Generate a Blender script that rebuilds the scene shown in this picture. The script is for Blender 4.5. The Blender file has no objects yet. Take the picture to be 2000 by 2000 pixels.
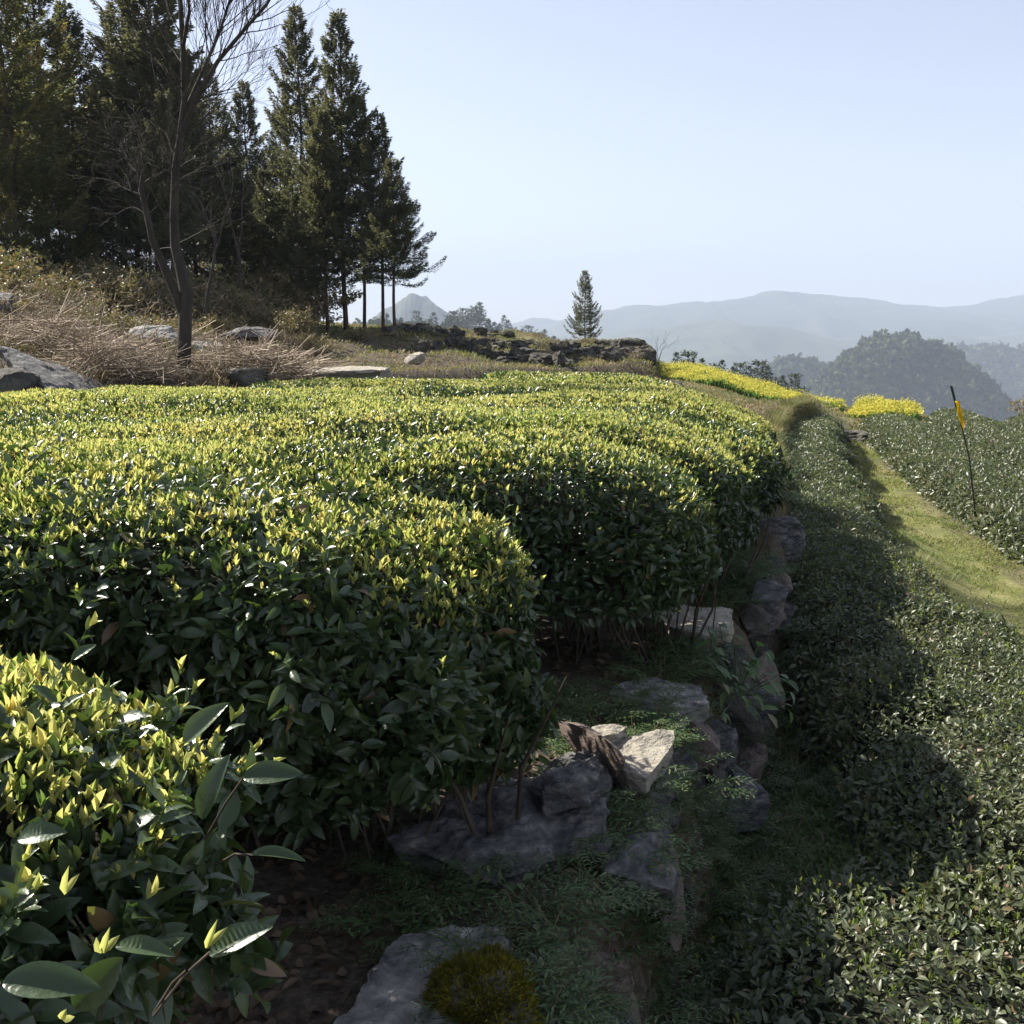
import bpy, bmesh, math
import numpy as np
from mathutils import Vector, Euler

# ------------------------------------------------------------------ camera, world, sun, exposure
scene = bpy.context.scene
COL = scene.collection
R = math.radians
CAM = np.array([0.0, 0.0, 1.5])
PITCH = R(9.7)
FPX = 2050.0
cam_d = bpy.data.cameras.new("camera")
cam = bpy.data.objects.new("camera", cam_d)
COL.objects.link(cam)
cam.location = CAM
cam.rotation_euler = (R(90) - PITCH, 0, 0)
cam_d.sensor_width = 36
cam_d.lens = 36 * FPX / 2000
cam_d.clip_start = 0.05
cam_d.clip_end = 30000
scene.camera = cam

SUN_AZ, SUN_EL = R(-55), R(42)          # azimuth from +Y towards +X
world = bpy.data.worlds.new("World")
scene.world = world
world.use_nodes = True
wn = world.node_tree.nodes
wl = world.node_tree.links
sky = wn.new("ShaderNodeTexSky")
sky.sky_type = 'NISHITA'
sky.sun_disc = False
sky.sun_elevation = SUN_EL
sky.sun_rotation = SUN_AZ
sky.altitude = 900
sky.air_density = 1.0
sky.dust_density = 0.6
sky.ozone_density = 3.5
tint = wn.new("ShaderNodeMix"); tint.data_type = 'RGBA'; tint.blend_type = 'MULTIPLY'; tint.inputs["Factor"].default_value = 1
tint.inputs[7].default_value = (1.07, .985, .975, 1)
hs_ = wn.new("ShaderNodeHueSaturation"); hs_.inputs["Saturation"].default_value = .64
wl.new(sky.outputs[0], hs_.inputs["Color"]); wl.new(hs_.outputs[0], tint.inputs[6]); wl.new(tint.outputs[2], wn["Background"].inputs[0])
wn["Background"].inputs[1].default_value = 0.066

sun_d = bpy.data.lights.new("sun", 'SUN')
sun_d.energy = 4.6
sun_d.angle = R(0.5)
sun_d.color = (1.0, 0.94, 0.84)
sun = bpy.data.objects.new("sun", sun_d)
COL.objects.link(sun)
sdir = Vector((math.sin(SUN_AZ) * math.cos(SUN_EL), math.cos(SUN_AZ) * math.cos(SUN_EL), math.sin(SUN_EL)))
sun.rotation_euler = sdir.to_track_quat('Z', 'Y').to_euler()
sun.location = (-20, 20, 40)

scene.view_settings.view_transform = 'Standard'
scene.view_settings.look = 'None'
scene.view_settings.exposure = 1.50
scene.view_settings.gamma = 1.0
scene.render.engine = 'CYCLES'
scene.cycles.max_bounces = 8
scene.cycles.diffuse_bounces = 3
scene.cycles.glossy_bounces = 2
scene.cycles.transmission_bounces = 4
scene.cycles.volume_bounces = 1
scene.cycles.use_denoising = True
scene.cycles.sample_clamp_indirect = 6

# ------------------------------------------------------------------ helpers
def norm(a):
    a = np.asarray(a, float)
    return a / np.maximum(np.linalg.norm(a, axis=-1, keepdims=True), 1e-9)

def ray(px, py):
    d = np.array([(px - 1000) / FPX, 1.0, -(py - 1000) / FPX])
    c, s = math.cos(PITCH), math.sin(PITCH)
    return np.array([d[0], d[1] * c + d[2] * s, -d[1] * s + d[2] * c])

def at(px, py, Y):
    """the world point at forward distance Y seen at photo pixel (px, py)"""
    d = ray(px, py)
    return CAM + d * (Y / d[1])

def on(px, py, z=0.0):
    d = ray(px, py)
    return CAM + d * ((z - CAM[2]) / d[2])

def _h(ix, iy, iz, seed):
    with np.errstate(over='ignore'):
        h = (ix.astype(np.int64) * 374761393 + iy.astype(np.int64) * 668265263 + iz.astype(np.int64) * 1274126177 + seed * 974711) & 0xffffffff
        h = ((h ^ (h >> 13)) * 1274126177) & 0xffffffff
        h = ((h ^ (h >> 16)) * 668265263) & 0xffffffff
    return ((h ^ (h >> 15)) & 0xffffff) / float(0xffffff)

def vnoise(x, y, z=None, seed=0):
    x = np.asarray(x, float); y = np.asarray(y, float)
    z = np.zeros_like(x) if z is None else np.asarray(z, float)
    ix, iy, iz = np.floor(x), np.floor(y), np.floor(z)
    fx, fy, fz = x - ix, y - iy, z - iz
    fx, fy, fz = [f * f * (3 - 2 * f) for f in (fx, fy, fz)]
    out = 0
    for a in (0, 1):
        for b in (0, 1):
            for c in (0, 1):
                w = (fx if a else 1 - fx) * (fy if b else 1 - fy) * (fz if c else 1 - fz)
                out = out + w * _h(ix + a, iy + b, iz + c, seed)
    return out * 2 - 1

def fbm(x, y, z=None, oct=4, seed=0, gain=0.5):
    x = np.asarray(x, float); y = np.asarray(y, float)
    z = np.zeros_like(x) if z is None else np.asarray(z, float)
    s, a, f = 0, 1.0, 1.0
    for i in range(oct):
        s = s + a * vnoise(x * f, y * f, z * f, seed + i * 17)
        a *= gain; f *= 2.03
    return s

def sst(a, b, x):
    t = np.clip((np.asarray(x, float) - a) / (b - a), 0, 1)
    return t * t * (3 - 2 * t)

class Geo:
    def __init__(s): s.v = []; s.f = []; s.r = []; s.n = 0
    def add(s, V, F, r=0.5):
        V = np.asarray(V, float).reshape(-1, 3); F = np.asarray(F, np.int64)
        if len(F) == 0: return
        if F.shape[1] == 4:
            F = np.concatenate([F[:, [0, 1, 2]], F[:, [0, 2, 3]]])
            if np.ndim(r): r = np.concatenate([r, r])
        s.v.append(V); s.f.append(F + s.n)
        s.r.append(np.broadcast_to(np.asarray(r, float), (len(F),)).copy() if np.ndim(r) == 0 or len(r) == len(F) else np.asarray(r, float))
        s.n += len(V)
    def merge(s, g):
        for V, F, r in zip(g.v, g.f, g.r):
            pass
        if g.n:
            V = np.concatenate(g.v); F = np.concatenate(g.f); r = np.concatenate(g.r)
            s.v.append(V); s.f.append(F + s.n); s.r.append(r); s.n += len(V)
    def arrays(s):
        return np.concatenate(s.v), np.concatenate(s.f), np.concatenate(s.r)

def make_mesh(name, V, F, r=None, smooth=True, zone=None):
    me = bpy.data.meshes.new(name)
    nf, k = F.shape
    me.vertices.add(len(V)); me.vertices.foreach_set("co", V.astype(np.float32).ravel())
    me.loops.add(nf * k); me.loops.foreach_set("vertex_index", F.astype(np.int32).ravel())
    me.polygons.add(nf)
    me.polygons.foreach_set("loop_start", np.arange(0, nf * k, k, dtype=np.int32))
    if smooth is False or smooth is True:
        me.polygons.foreach_set("use_smooth", np.full(nf, smooth))
    me.update(calc_edges=True)
    if r is not None:
        a = me.attributes.new("rnd", 'FLOAT', 'FACE'); a.data.foreach_set("value", r.astype(np.float32))
    if zone is not None:
        a = me.attributes.new("zone", 'FLOAT', 'POINT'); a.data.foreach_set("value", zone.astype(np.float32))
    return me

def obj(name, g, mat, parent=None, smooth=True, zone=None):
    if isinstance(g, Geo):
        if g.n == 0: return None
        V, F, r = g.arrays()
        me = make_mesh(name, V, F, r, smooth, zone)
    else:
        me = g
    o = bpy.data.objects.new(name, me)
    COL.objects.link(o)
    if mat is not None and len(me.materials) == 0: me.materials.append(mat)
    if parent is not None: o.parent = parent
    return o

def tag(o, label=None, cat=None, group=None, kind=None):
    if label: o["label"] = label
    if cat: o["category"] = cat
    if group: o["group"] = group
    if kind: o["kind"] = kind
    return o

def empty(name, loc=(0, 0, 0), label=None, cat=None, group=None):
    o = bpy.data.objects.new(name, None); COL.objects.link(o)
    o.location = loc; o.empty_display_size = 0.1
    return tag(o, label, cat, group)

def children(o): return [c for c in bpy.data.objects if c.parent is o]

def place(root, kids, loc, rz=0, s=1.0, label=None, group=None, first=False, tilt=(0, 0)):
    """a copy of a thing with copies of its parts (mesh data shared)"""
    r = root if first else root.copy()
    if not first:
        COL.objects.link(r)
        for k in kids:
            c = k.copy(); COL.objects.link(c); c.parent = r
    r.location = loc; r.rotation_euler = (tilt[0], tilt[1], rz)
    r.scale = (s, s, s) if np.ndim(s) == 0 else s
    if label: r["label"] = label
    if group: r["group"] = group
    return r

# --- leaf templates: u along, v across, w up
def leaf_template(us, ws, fold, droop, wave=0.0):
    V = []; F = []; mid = []; lf = []; rt = []
    for i, (u, w) in enumerate(zip(us, ws)):
        z = droop * u * u
        mid.append(len(V)); V.append((u, 0, z))
        if w > 1e-6:
            rz = wave * (1 if i % 2 else -1)
            lf.append(len(V)); V.append((u, -w / 2, z + fold * w + rz)); rt.append(len(V)); V.append((u, w / 2, z + fold * w - rz))
        else:
            lf.append(mid[-1]); rt.append(mid[-1])
    for i in range(len(us) - 1):
        for side, flip in ((lf, 0), (rt, 1)):
            a, b, c, d = mid[i], mid[i + 1], side[i + 1], side[i]
            q = [a, d, c, b] if flip else [a, b, c, d]
            q2 = []
            for t in q:
                if t not in q2: q2.append(t)
            if len(q2) == 4: F += [(q2[0], q2[1], q2[2]), (q2[0], q2[2], q2[3])]
            elif len(q2) == 3: F.append(tuple(q2))
    return np.array(V, float), np.array(F)

LEAF_HI = leaf_template([0, .1, .28, .48, .68, .86, 1], [.08, .5, .9, 1, .82, .42, 0], .10, -.22, .012)
LEAF_MID = leaf_template([0, .35, .7, 1], [0, .95, .8, 0], .12, -.2)
LEAF_LO = leaf_template([0, .5, 1], [0, 1, 0], .12, -.12)
_hu = np.r_[0, np.linspace(.04, .96, 25), 1]
LEAF_HERO = leaf_template(list(_hu), list(np.r_[.06, np.sin(np.pi * np.linspace(.04, .96, 25) ** .85) ** .75 * (1 + .035 * (np.arange(25) % 2)), 0]), .12, -.24, .004)
BUD = leaf_template([0, .35, .7, 1], [.25, .9, .7, 0], .35, .0)
BLADE = leaf_template([0, .5, 1], [.5, .8, 0], .0, -.35)
NEEDLE = (np.array([(0, -.35, 0), (.6, .5, .06), (1, 0, 0)], float), np.array([(0, 1, 2)]))
NEEDLE2 = (np.array([(0, 0, 0), (.55, .5, .05), (1, 0, 0), (.5, -.5, .05)], float), np.array([(0, 3, 2), (0, 2, 1)]))

def scatter(T, P, D, N, L, W, rnd):
    g = Geo()
    n = len(P)
    if n == 0: return g
    D = norm(D); S = norm(np.cross(D, N)); N = np.cross(S, D)
    TV, TF = T
    L = np.broadcast_to(L, (n,)); W = np.broadcast_to(W, (n,))
    V = (P[:, None, :] + D[:, None, :] * (TV[None, :, 0, None] * L[:, None, None])
         + S[:, None, :] * (TV[None, :, 1, None] * W[:, None, None])
         + N[:, None, :] * (TV[None, :, 2, None] * L[:, None, None]))
    F = TF[None, :, :] + (np.arange(n) * len(TV))[:, None, None]
    r = np.repeat(np.broadcast_to(rnd, (n,)), len(TF))
    g.v = [V.reshape(-1, 3)]; g.f = [F.reshape(-1, 3)]; g.r = [r]; g.n = n * len(TV)
    return g

def tube(g, pts, rad, k=6, r=0.5, cap=True):
    pts = np.asarray(pts, float); n = len(pts)
    rad = np.broadcast_to(rad, (n,))
    T = norm(np.gradient(pts, axis=0))
    ref = np.array([0.13, 0.31, 0.94]) if abs(T[0][2]) < .8 else np.array([0.94, .3, .1])
    A = norm(np.cross(T, ref)); B = np.cross(T, A)
    th = np.arange(k) * 2 * math.pi / k
    V = pts[:, None, :] + (A[:, None, :] * np.cos(th)[None, :, None] + B[:, None, :] * np.sin(th)[None, :, None]) * rad[:, None, None]
    i, j = np.meshgrid(np.arange(n - 1), np.arange(k), indexing='ij')
    i = i.ravel(); j = j.ravel(); j2 = (j + 1) % k
    F = np.stack([i * k + j, i * k + j2, (i + 1) * k + j2, (i + 1) * k + j], 1)
    g.add(V.reshape(-1, 3), F, r)

def sticks(g, P, Q, rad, rnd, sag=0.0, k=3):
    """many thin 3-sided sticks at once from P to Q with a bend"""
    n = len(P); M = (P + Q) / 2 + sag
    T = norm(Q - P); ref = np.tile([.2, .3, .93], (n, 1)); A = norm(np.cross(T, ref)); B = np.cross(T, A)
    rad = np.broadcast_to(rad, (n,))
    V = []
    for c, s in ((P, 1.0), (M, .8), (Q, .3)):
        for t in range(k):
            a = t * 2 * math.pi / k
            V.append(c + (A * math.cos(a) + B * math.sin(a)) * (rad * s)[:, None])
    V = np.stack(V, 1)
    F = []
    for seg in (0, 1):
        for t in range(k):
            F.append((seg * k + t, seg * k + (t + 1) % k, seg * k + k + (t + 1) % k)); F.append((seg * k + t, seg * k + k + (t + 1) % k, seg * k + k + t))
    F = np.array(F)[None] + (np.arange(n) * 3 * k)[:, None, None]
    g2 = Geo(); g2.v = [V.reshape(-1, 3)]; g2.f = [F.reshape(-1, 3)]; g2.r = [np.repeat(np.broadcast_to(rnd, (n,)), 4 * k)]; g2.n = n * 3 * k
    g.merge(g2)

# ------------------------------------------------------------------ materials
def nmat(name):
    m = bpy.data.materials.new(name); m.use_nodes = True
    nt = m.node_tree; nt.nodes.clear()
    return m, nt, nt.nodes.new("ShaderNodeOutputMaterial")

def ramp(nt, fac, stops):
    r = nt.nodes.new("ShaderNodeValToRGB")
    el = r.color_ramp.elements
    while len(el) < len(stops): el.new(0.5)
    for e, (p, c) in zip(el, stops):
        e.position = p; e.color = (*c, 1)
    nt.links.new(fac, r.inputs[0])
    return r.outputs[0]

def noise_out(nt, scale, detail=4, rough=.55, coord='Object', vec_scale=None):
    tc = nt.nodes.new("ShaderNodeTexCoord"); n = nt.nodes.new("ShaderNodeTexNoise")
    n.inputs["Scale"].default_value = scale; n.inputs["Detail"].default_value = detail; n.inputs["Roughness"].default_value = rough
    src = tc.outputs[coord]
    if vec_scale:
        mp = nt.nodes.new("ShaderNodeMapping"); mp.inputs["Scale"].default_value = vec_scale
        nt.links.new(src, mp.inputs[0]); src = mp.outputs[0]
    nt.links.new(src, n.inputs["Vector"])
    return n.outputs["Fac"]

def leaf_mat(name, stops, trans, tfac=.35, rough=.4, spec=.5, bump=0.0):
    """leaf: glossy reflecting face mixed with light passing through"""
    m, nt, out = nmat(name)
    at_ = nt.nodes.new("ShaderNodeAttribute"); at_.attribute_name = "rnd"
    c = ramp(nt, at_.outputs["Fac"], stops)
    tcol = ramp(nt, at_.outputs["Fac"], trans)
    p = nt.nodes.new("ShaderNodeBsdfPrincipled"); t = nt.nodes.new("ShaderNodeBsdfTranslucent"); mx = nt.nodes.new("ShaderNodeMixShader")
    nt.links.new(c, p.inputs["Base Color"]); nt.links.new(tcol, t.inputs["Color"])
    p.inputs["Roughness"].default_value = rough
    p.inputs["Specular IOR Level"].default_value = spec
    if bump:
        b = nt.nodes.new("ShaderNodeBump"); b.inputs["Strength"].default_value = bump; b.inputs["Distance"].default_value = .01
        nt.links.new(noise_out(nt, 90, 2), b.inputs["Height"]); nt.links.new(b.outputs[0], p.inputs["Normal"])
    mx.inputs[0].default_value = tfac
    nt.links.new(p.outputs[0], mx.inputs[1]); nt.links.new(t.outputs[0], mx.inputs[2]); nt.links.new(mx.outputs[0], out.inputs[0])
    return m

def solid_mat(name, stops, scale=3, rough=.85, bump=.5, bscale=12, dist=.03, detail=6, vec_scale=None, attr=None, spec=.3, disp=None):
    m, nt, out = nmat(name)
    if attr:
        a = nt.nodes.new("ShaderNodeAttribute"); a.attribute_name = attr; f = a.outputs["Fac"]
    else:
        f = noise_out(nt, scale, detail, .62, vec_scale=vec_scale)
    c = ramp(nt, f, stops)
    p = nt.nodes.new("ShaderNodeBsdfPrincipled"); nt.links.new(c, p.inputs["Base Color"])
    p.inputs["Roughness"].default_value = rough; p.inputs["Specular IOR Level"].default_value = spec
    if bump:
        b = nt.nodes.new("ShaderNodeBump"); b.inputs["Strength"].default_value = bump; b.inputs["Distance"].default_value = dist
        nt.links.new(noise_out(nt, bscale, 8, .65, vec_scale=vec_scale), b.inputs["Height"]); nt.links.new(b.outputs[0], p.inputs["Normal"])
    nt.links.new(p.outputs[0], out.inputs[0])
    return m

M = {}
M['tea'] = leaf_mat('tea_leaf', [(0, (.028, .048, .022)), (.5, (.048, .078, .032)), (.85, (.075, .115, .04)), (.97, (.11, .13, .05)), (1, (.16, .10, .05))],
                    [(0, (.05, .10, .02)), (.6, (.10, .17, .025)), (1, (.22, .26, .04))], .2, .32, .55, .15)
M['tea_dull'] = leaf_mat('tea_leaf_dull', [(0, (.065, .085, .045)), (.5, (.105, .125, .065)), (.9, (.16, .165, .08)), (1, (.20, .13, .08))],
                         [(0, (.08, .12, .04)), (.6, (.14, .17, .06)), (1, (.24, .20, .08))], .28, .42, .55, .1)
M['shoot'] = leaf_mat('young_shoot', [(0, (.12, .19, .05)), (.22, (.30, .35, .09)), (.55, (.46, .46, .16)), (.85, (.56, .52, .16)), (1, (.48, .34, .12))],
                      [(0, (.20, .30, .06)), (.22, (.50, .56, .12)), (.55, (.68, .67, .22)), (1, (.85, .72, .20))], .5, .42, .4)
M['shoot_dull'] = leaf_mat('summer_shoot', [(0, (.12, .18, .04)), (1, (.22, .25, .07))], [(0, (.2, .3, .04)), (1, (.36, .4, .08))], .4, .45, .4)
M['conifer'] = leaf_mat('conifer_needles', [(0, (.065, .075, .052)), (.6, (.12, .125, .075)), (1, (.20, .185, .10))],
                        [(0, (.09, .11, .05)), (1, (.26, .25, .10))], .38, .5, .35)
M['conifer_rusty_lit'] = leaf_mat('rusty_sunlit_needles', [(0, (.08, .10, .05)), (.6, (.16, .165, .07)), (.85, (.27, .21, .09)), (1, (.36, .23, .09))],
                              [(0, (.10, .14, .04)), (.6, (.28, .27, .08)), (1, (.42, .28, .09))], .4, .55, .3)  # dead brown needles, plus warm sunlight put into the colour
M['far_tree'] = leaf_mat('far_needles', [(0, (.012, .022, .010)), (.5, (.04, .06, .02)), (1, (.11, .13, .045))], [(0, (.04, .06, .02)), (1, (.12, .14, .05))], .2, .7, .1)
M['scrub'] = leaf_mat('scrub_leaves', [(0, (.06, .075, .03)), (.35, (.13, .13, .055)), (.6, (.21, .17, .085)), (.85, (.31, .23, .13)), (1, (.36, .21, .11))],
                      [(0, (.10, .14, .03)), (.5, (.22, .20, .06)), (1, (.40, .24, .10))], .28, .5, .4)
M['dry'] = leaf_mat('dry_grass', [(0, (.16, .12, .07)), (.6, (.30, .23, .13)), (1, (.42, .35, .22))], [(0, (.2, .15, .07)), (1, (.45, .36, .2))], .3, .7, .2)
M['grass_dull'] = leaf_mat('dull_grass', [(0, (.07, .085, .03)), (.4, (.13, .13, .05)), (.75, (.22, .18, .09)), (1, (.28, .20, .12))],
                      [(0, (.14, .18, .04)), (.6, (.26, .25, .08)), (1, (.38, .28, .14))], .35, .6, .2)
M['grass'] = leaf_mat('grass_blades', [(0, (.09, .13, .03)), (.4, (.18, .21, .06)), (.7, (.28, .27, .10)), (1, (.36, .28, .17))],
                      [(0, (.16, .26, .04)), (.5, (.34, .38, .09)), (1, (.48, .40, .18))], .4, .5, .3)
M['herb'] = leaf_mat('herb_leaves', [(0, (.045, .08, .035)), (.5, (.08, .13, .05)), (.85, (.12, .18, .065)), (1, (.17, .15, .08))],
                     [(0, (.08, .18, .04)), (1, (.22, .36, .08))], .3, .4, .45)
M['litter'] = leaf_mat('leaf_litter', [(0, (.05, .035, .022)), (.6, (.11, .075, .045)), (1, (.22, .16, .10))], [(0, (.06, .04, .02)), (1, (.2, .13, .07))], .15, .6, .35)
M['rape'] = leaf_mat('rape_flowers', [(0, (.52, .46, .06)), (1, (.70, .62, .09))], [(0, (.45, .42, .07)), (1, (.6, .56, .12))], .4, .6, .2)
M['rape_green'] = leaf_mat('rape_stems', [(0, (.08, .16, .05)), (1, (.16, .26, .08))], [(0, (.15, .3, .05)), (1, (.25, .4, .08))], .35, .6, .2)
M['moss'] = leaf_mat('moss_tufts', [(0, (.035, .04, .01)), (.6, (.09, .085, .015)), (1, (.18, .15, .025))], [(0, (.2, .2, .02)), (1, (.5, .42, .04))], .35, .7, .15)
M['bark'] = solid_mat('bark', [(.3, (.028, .022, .018)), (.6, (.06, .05, .04)), (.8, (.10, .085, .07))], 9, .9, .9, 26, .03, vec_scale=(1, 1, .25))
M['conifer_bark'] = solid_mat('conifer_bark', [(.3, (.05, .035, .028)), (.7, (.12, .08, .06))], 8, .9, .8, 20, .03, vec_scale=(1, 1, .2))
M['twig'] = solid_mat('twig', [(.3, (.035, .027, .02)), (.7, (.09, .07, .05))], 14, .85, .3, 30)
M['dead'] = solid_mat('dead_sticks', [(0, (.13, .095, .065)), (.5, (.29, .225, .16)), (1, (.54, .45, .33))], rough=.8, bump=0, attr="rnd")
M['core'] = solid_mat('hedge_dark_core', [(.3, (.012, .014, .008)), (.7, (.03, .028, .016))], 12, .95, .6, 30)  # near-black for the added core that blocks light inside each hedge
M['stone'] = solid_mat('grey_stone', [(.3, (.09, .088, .085)), (.46, (.24, .23, .21)), (.56, (.36, .34, .31)), (.66, (.55, .52, .46))], 13, .8, 1.0, 45, .03, 14, vec_scale=(1, 1, 2.6))
M['stone_dark'] = solid_mat('dark_stone', [(.32, (.05, .05, .052)), (.47, (.12, .118, .118)), (.58, (.21, .20, .19)), (.68, (.34, .31, .26))], 13, .75, 1.0, 45, .03, 14, vec_scale=(1, 1, 2.6))
M['stone_pale'] = solid_mat('pale_stone', [(.2, (.25, .22, .18)), (.5, (.42, .38, .31)), (.8, (.55, .50, .42))], 13, .8, 1.0, 45, .03, 14, vec_scale=(1, 1, 2.6))
M['stone_red'] = solid_mat('reddish_stone', [(.2, (.08, .06, .05)), (.5, (.20, .15, .125)), (.8, (.34, .28, .24))], 13, .8, 1.0, 45, .03, 14, vec_scale=(1, 1, 2.6))
M['stone_rough'] = solid_mat('weathered_rock', [(.3, (.035, .034, .03)), (.5, (.085, .08, .065)), (.62, (.15, .14, .115)), (.75, (.09, .095, .045))], 2.5, .9, 1.0, 7, .08, 8)

# ------------------------------------------------------------------ terrain
EY = np.array([-4, 0, 1.6, 2.4, 3.4, 4.0, 5.0, 6.8, 9.0, 12.5, 16, 20, 24, 30, 45, 60.])
EX = np.array([.5, .25, .03, .10, .38, .62, 1.02, 1.62, 2.30, 3.20, 4.0, 5.2, 6.9, 9.5, 12., 14.])
def edge_x(y): return np.interp(y, EY, EX)

def beyond(x, y):
    return (-(x + 5.2) * 8.9 + (y - 10.7) * 7.6) / 11.7

def height(x, y, rough=True):
    x = np.asarray(x, float); y = np.asarray(y, float)
    yy = np.clip(y, -5, 60)
    az = x / np.maximum(y, 1.0)
    up = np.zeros_like(x)
    t = beyond(x, y) + .35 * vnoise(x * .5, y * .5, seed=5)
    left = 1 - sst(-.46, -.22, az)
    mid = 1 - sst(-.08, .06, az)
    knoll = (1 - sst(.125, .145 + .0 * x, az + .01 * vnoise(x * .8, y * .8, seed=8)))
    slope_h = .88 * sst(-.1, .9, t) + np.maximum(t, 0) * (.08 * left + (.006 + .028 * mid) * (1 - left))
    lump = .22 * fbm(x * .22, y * .22, oct=3, seed=3) * sst(2, 8, t) + .18 * vnoise(x * .9, y * .9, seed=9) * sst(.5, 3, t)
    up = up + (slope_h + lump) * knoll
    lo = -0.9 + 0 * x
    lo = lo + sst(24, 38, y) * (.8 * (1 - sst(.15, .29, az)) - .15)
    lo = lo + .20 * (1 - sst(11, 14, y)) * (1 - sst(1.3, 2.0, x - edge_x(yy)))
    s = sst(0, .30, x - edge_x(yy) + .06 * vnoise(x * 3, y * 3, seed=4)) 
    s = np.maximum(s, sst(23, 31, y) * sst(.125, .15, az))
    z = up * (1 - s) + lo * s
    z = np.where(s <= 0, up, z)
    # beyond the brow everything falls away into the valley
    r = np.hypot(x, y)
    brow = np.interp(az, [-.6, -.3, -.1, .1, .17, .25, .35, .5], [70, 60, 50, 50, 48, 42, 36, 30])
    brow = np.where(y < 0, 40, brow)
    d = np.maximum(r - brow, 0)
    z = z - np.minimum(d * .22 + d * d * .0006, 170 + .01 * d)
    if rough:
        z = z + .03 * fbm(x * 1.3, y * 1.3, oct=3, seed=1) + .012 * fbm(x * 9, y * 9, oct=2, seed=2)
    return z

def graded(lo, hi, a, b, step, grow=1.07):
    c = list(np.arange(a, b, step)); s = step
    while c[-1] < hi: s *= grow; c.append(c[-1] + s)
    s = step; left = [a]
    while left[-1] > lo: s *= grow; left.append(left[-1] - s)
    return np.array(left[::-1][:-1] + c)

xs = graded(-5400, 5400, -2.5, 5.0, .055, 1.065)
ys = graded(-3000, 5600, 1.2, 9.0, .055, 1.06)
X, Y = np.meshgrid(xs, ys)
Z = height(X, Y)
# path centre line on the lower terrace
PATH = np.array([(3.3, 2.0), (3.75, 6.0), (4.15, 8.6), (4.75, 12.0), (5.75, 16.1), (6.8, 21.), (7.7, 25.)])
PW = np.array([.62, .62, .6, .52, .45, .38, .3])
def path_x(y): return np.interp(y, PATH[:, 1], PATH[:, 0])
def path_w(y): return np.interp(y, PATH[:, 1], PW)
zone = np.zeros_like(X)
on_path = (1 - sst(.8, 1.25, np.abs(X - path_x(Y)) / path_w(Y))) * (Y < 27)
zone = np.maximum(zone, on_path)
lowgully = (X > edge_x(Y) + .3) & (X < 30) & (Y < 60)
zone = np.maximum(zone, lowgully * .45)
far = sst(22, 30, np.hypot(X, Y)); zone = np.maximum(zone, far * .6)
nx, ny = len(xs), len(ys)
i, j = np.meshgrid(np.arange(ny - 1), np.arange(nx - 1), indexing='ij')
F = np.stack([i * nx + j, i * nx + j + 1, (i + 1) * nx + j + 1, (i + 1) * nx + j], -1).reshape(-1, 4)
V = np.stack([X, Y, Z], -1).reshape(-1, 3)

m, nt, out = nmat('ground_soil')
n1 = noise_out(nt, 1.6, 8, .7); n2 = noise_out(nt, 30, 6, .7); n3 = noise_out(nt, .25, 4, .6)
c_soil = ramp(nt, n2, [(.3, (.045, .036, .027)), (.5, (.095, .075, .055)), (.72, (.19, .155, .12))])
c_grass = ramp(nt, n1, [(.3, (.10, .10, .045)), (.5, (.17, .18, .065)), (.62, (.24, .22, .10)), (.75, (.27, .22, .14))])
za = nt.nodes.new("ShaderNodeAttribute"); za.attribute_name = "zone"
ad = nt.nodes.new("ShaderNodeMath"); ad.operation = 'ADD'; nt.links.new(za.outputs["Fac"], ad.inputs[0])
sb = nt.nodes.new("ShaderNodeMath"); sb.operation = 'MULTIPLY_ADD'; nt.links.new(n1, sb.inputs[0]); sb.inputs[1].default_value = .8; sb.inputs[2].default_value = -.4
nt.links.new(sb.outputs[0], ad.inputs[1]); ad.use_clamp = True
mx = nt.nodes.new("ShaderNodeMix"); mx.data_type = 'RGBA'
nt.links.new(ad.outputs[0], mx.inputs["Factor"]); nt.links.new(c_soil, mx.inputs[6]); nt.links.new(c_grass, mx.inputs[7])
p = nt.nodes.new("ShaderNodeBsdfPrincipled"); nt.links.new(mx.outputs[2], p.inputs["Base Color"]); p.inputs["Roughness"].default_value = .95
p.inputs["Specular IOR Level"].default_value = .15
b = nt.nodes.new("ShaderNodeBump"); b.inputs["Strength"].default_value = .9; b.inputs["Distance"].default_value = .03
nt.links.new(n2, b.inputs["Height"]); nt.links.new(b.outputs[0], p.inputs["Normal"]); nt.links.new(p.outputs[0], out.inputs[0])
M['ground'] = m
gme = make_mesh('ground', V, F, None, True, zone.ravel())
ground = obj('ground', gme, M['ground']); tag(ground, kind='structure')

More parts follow.
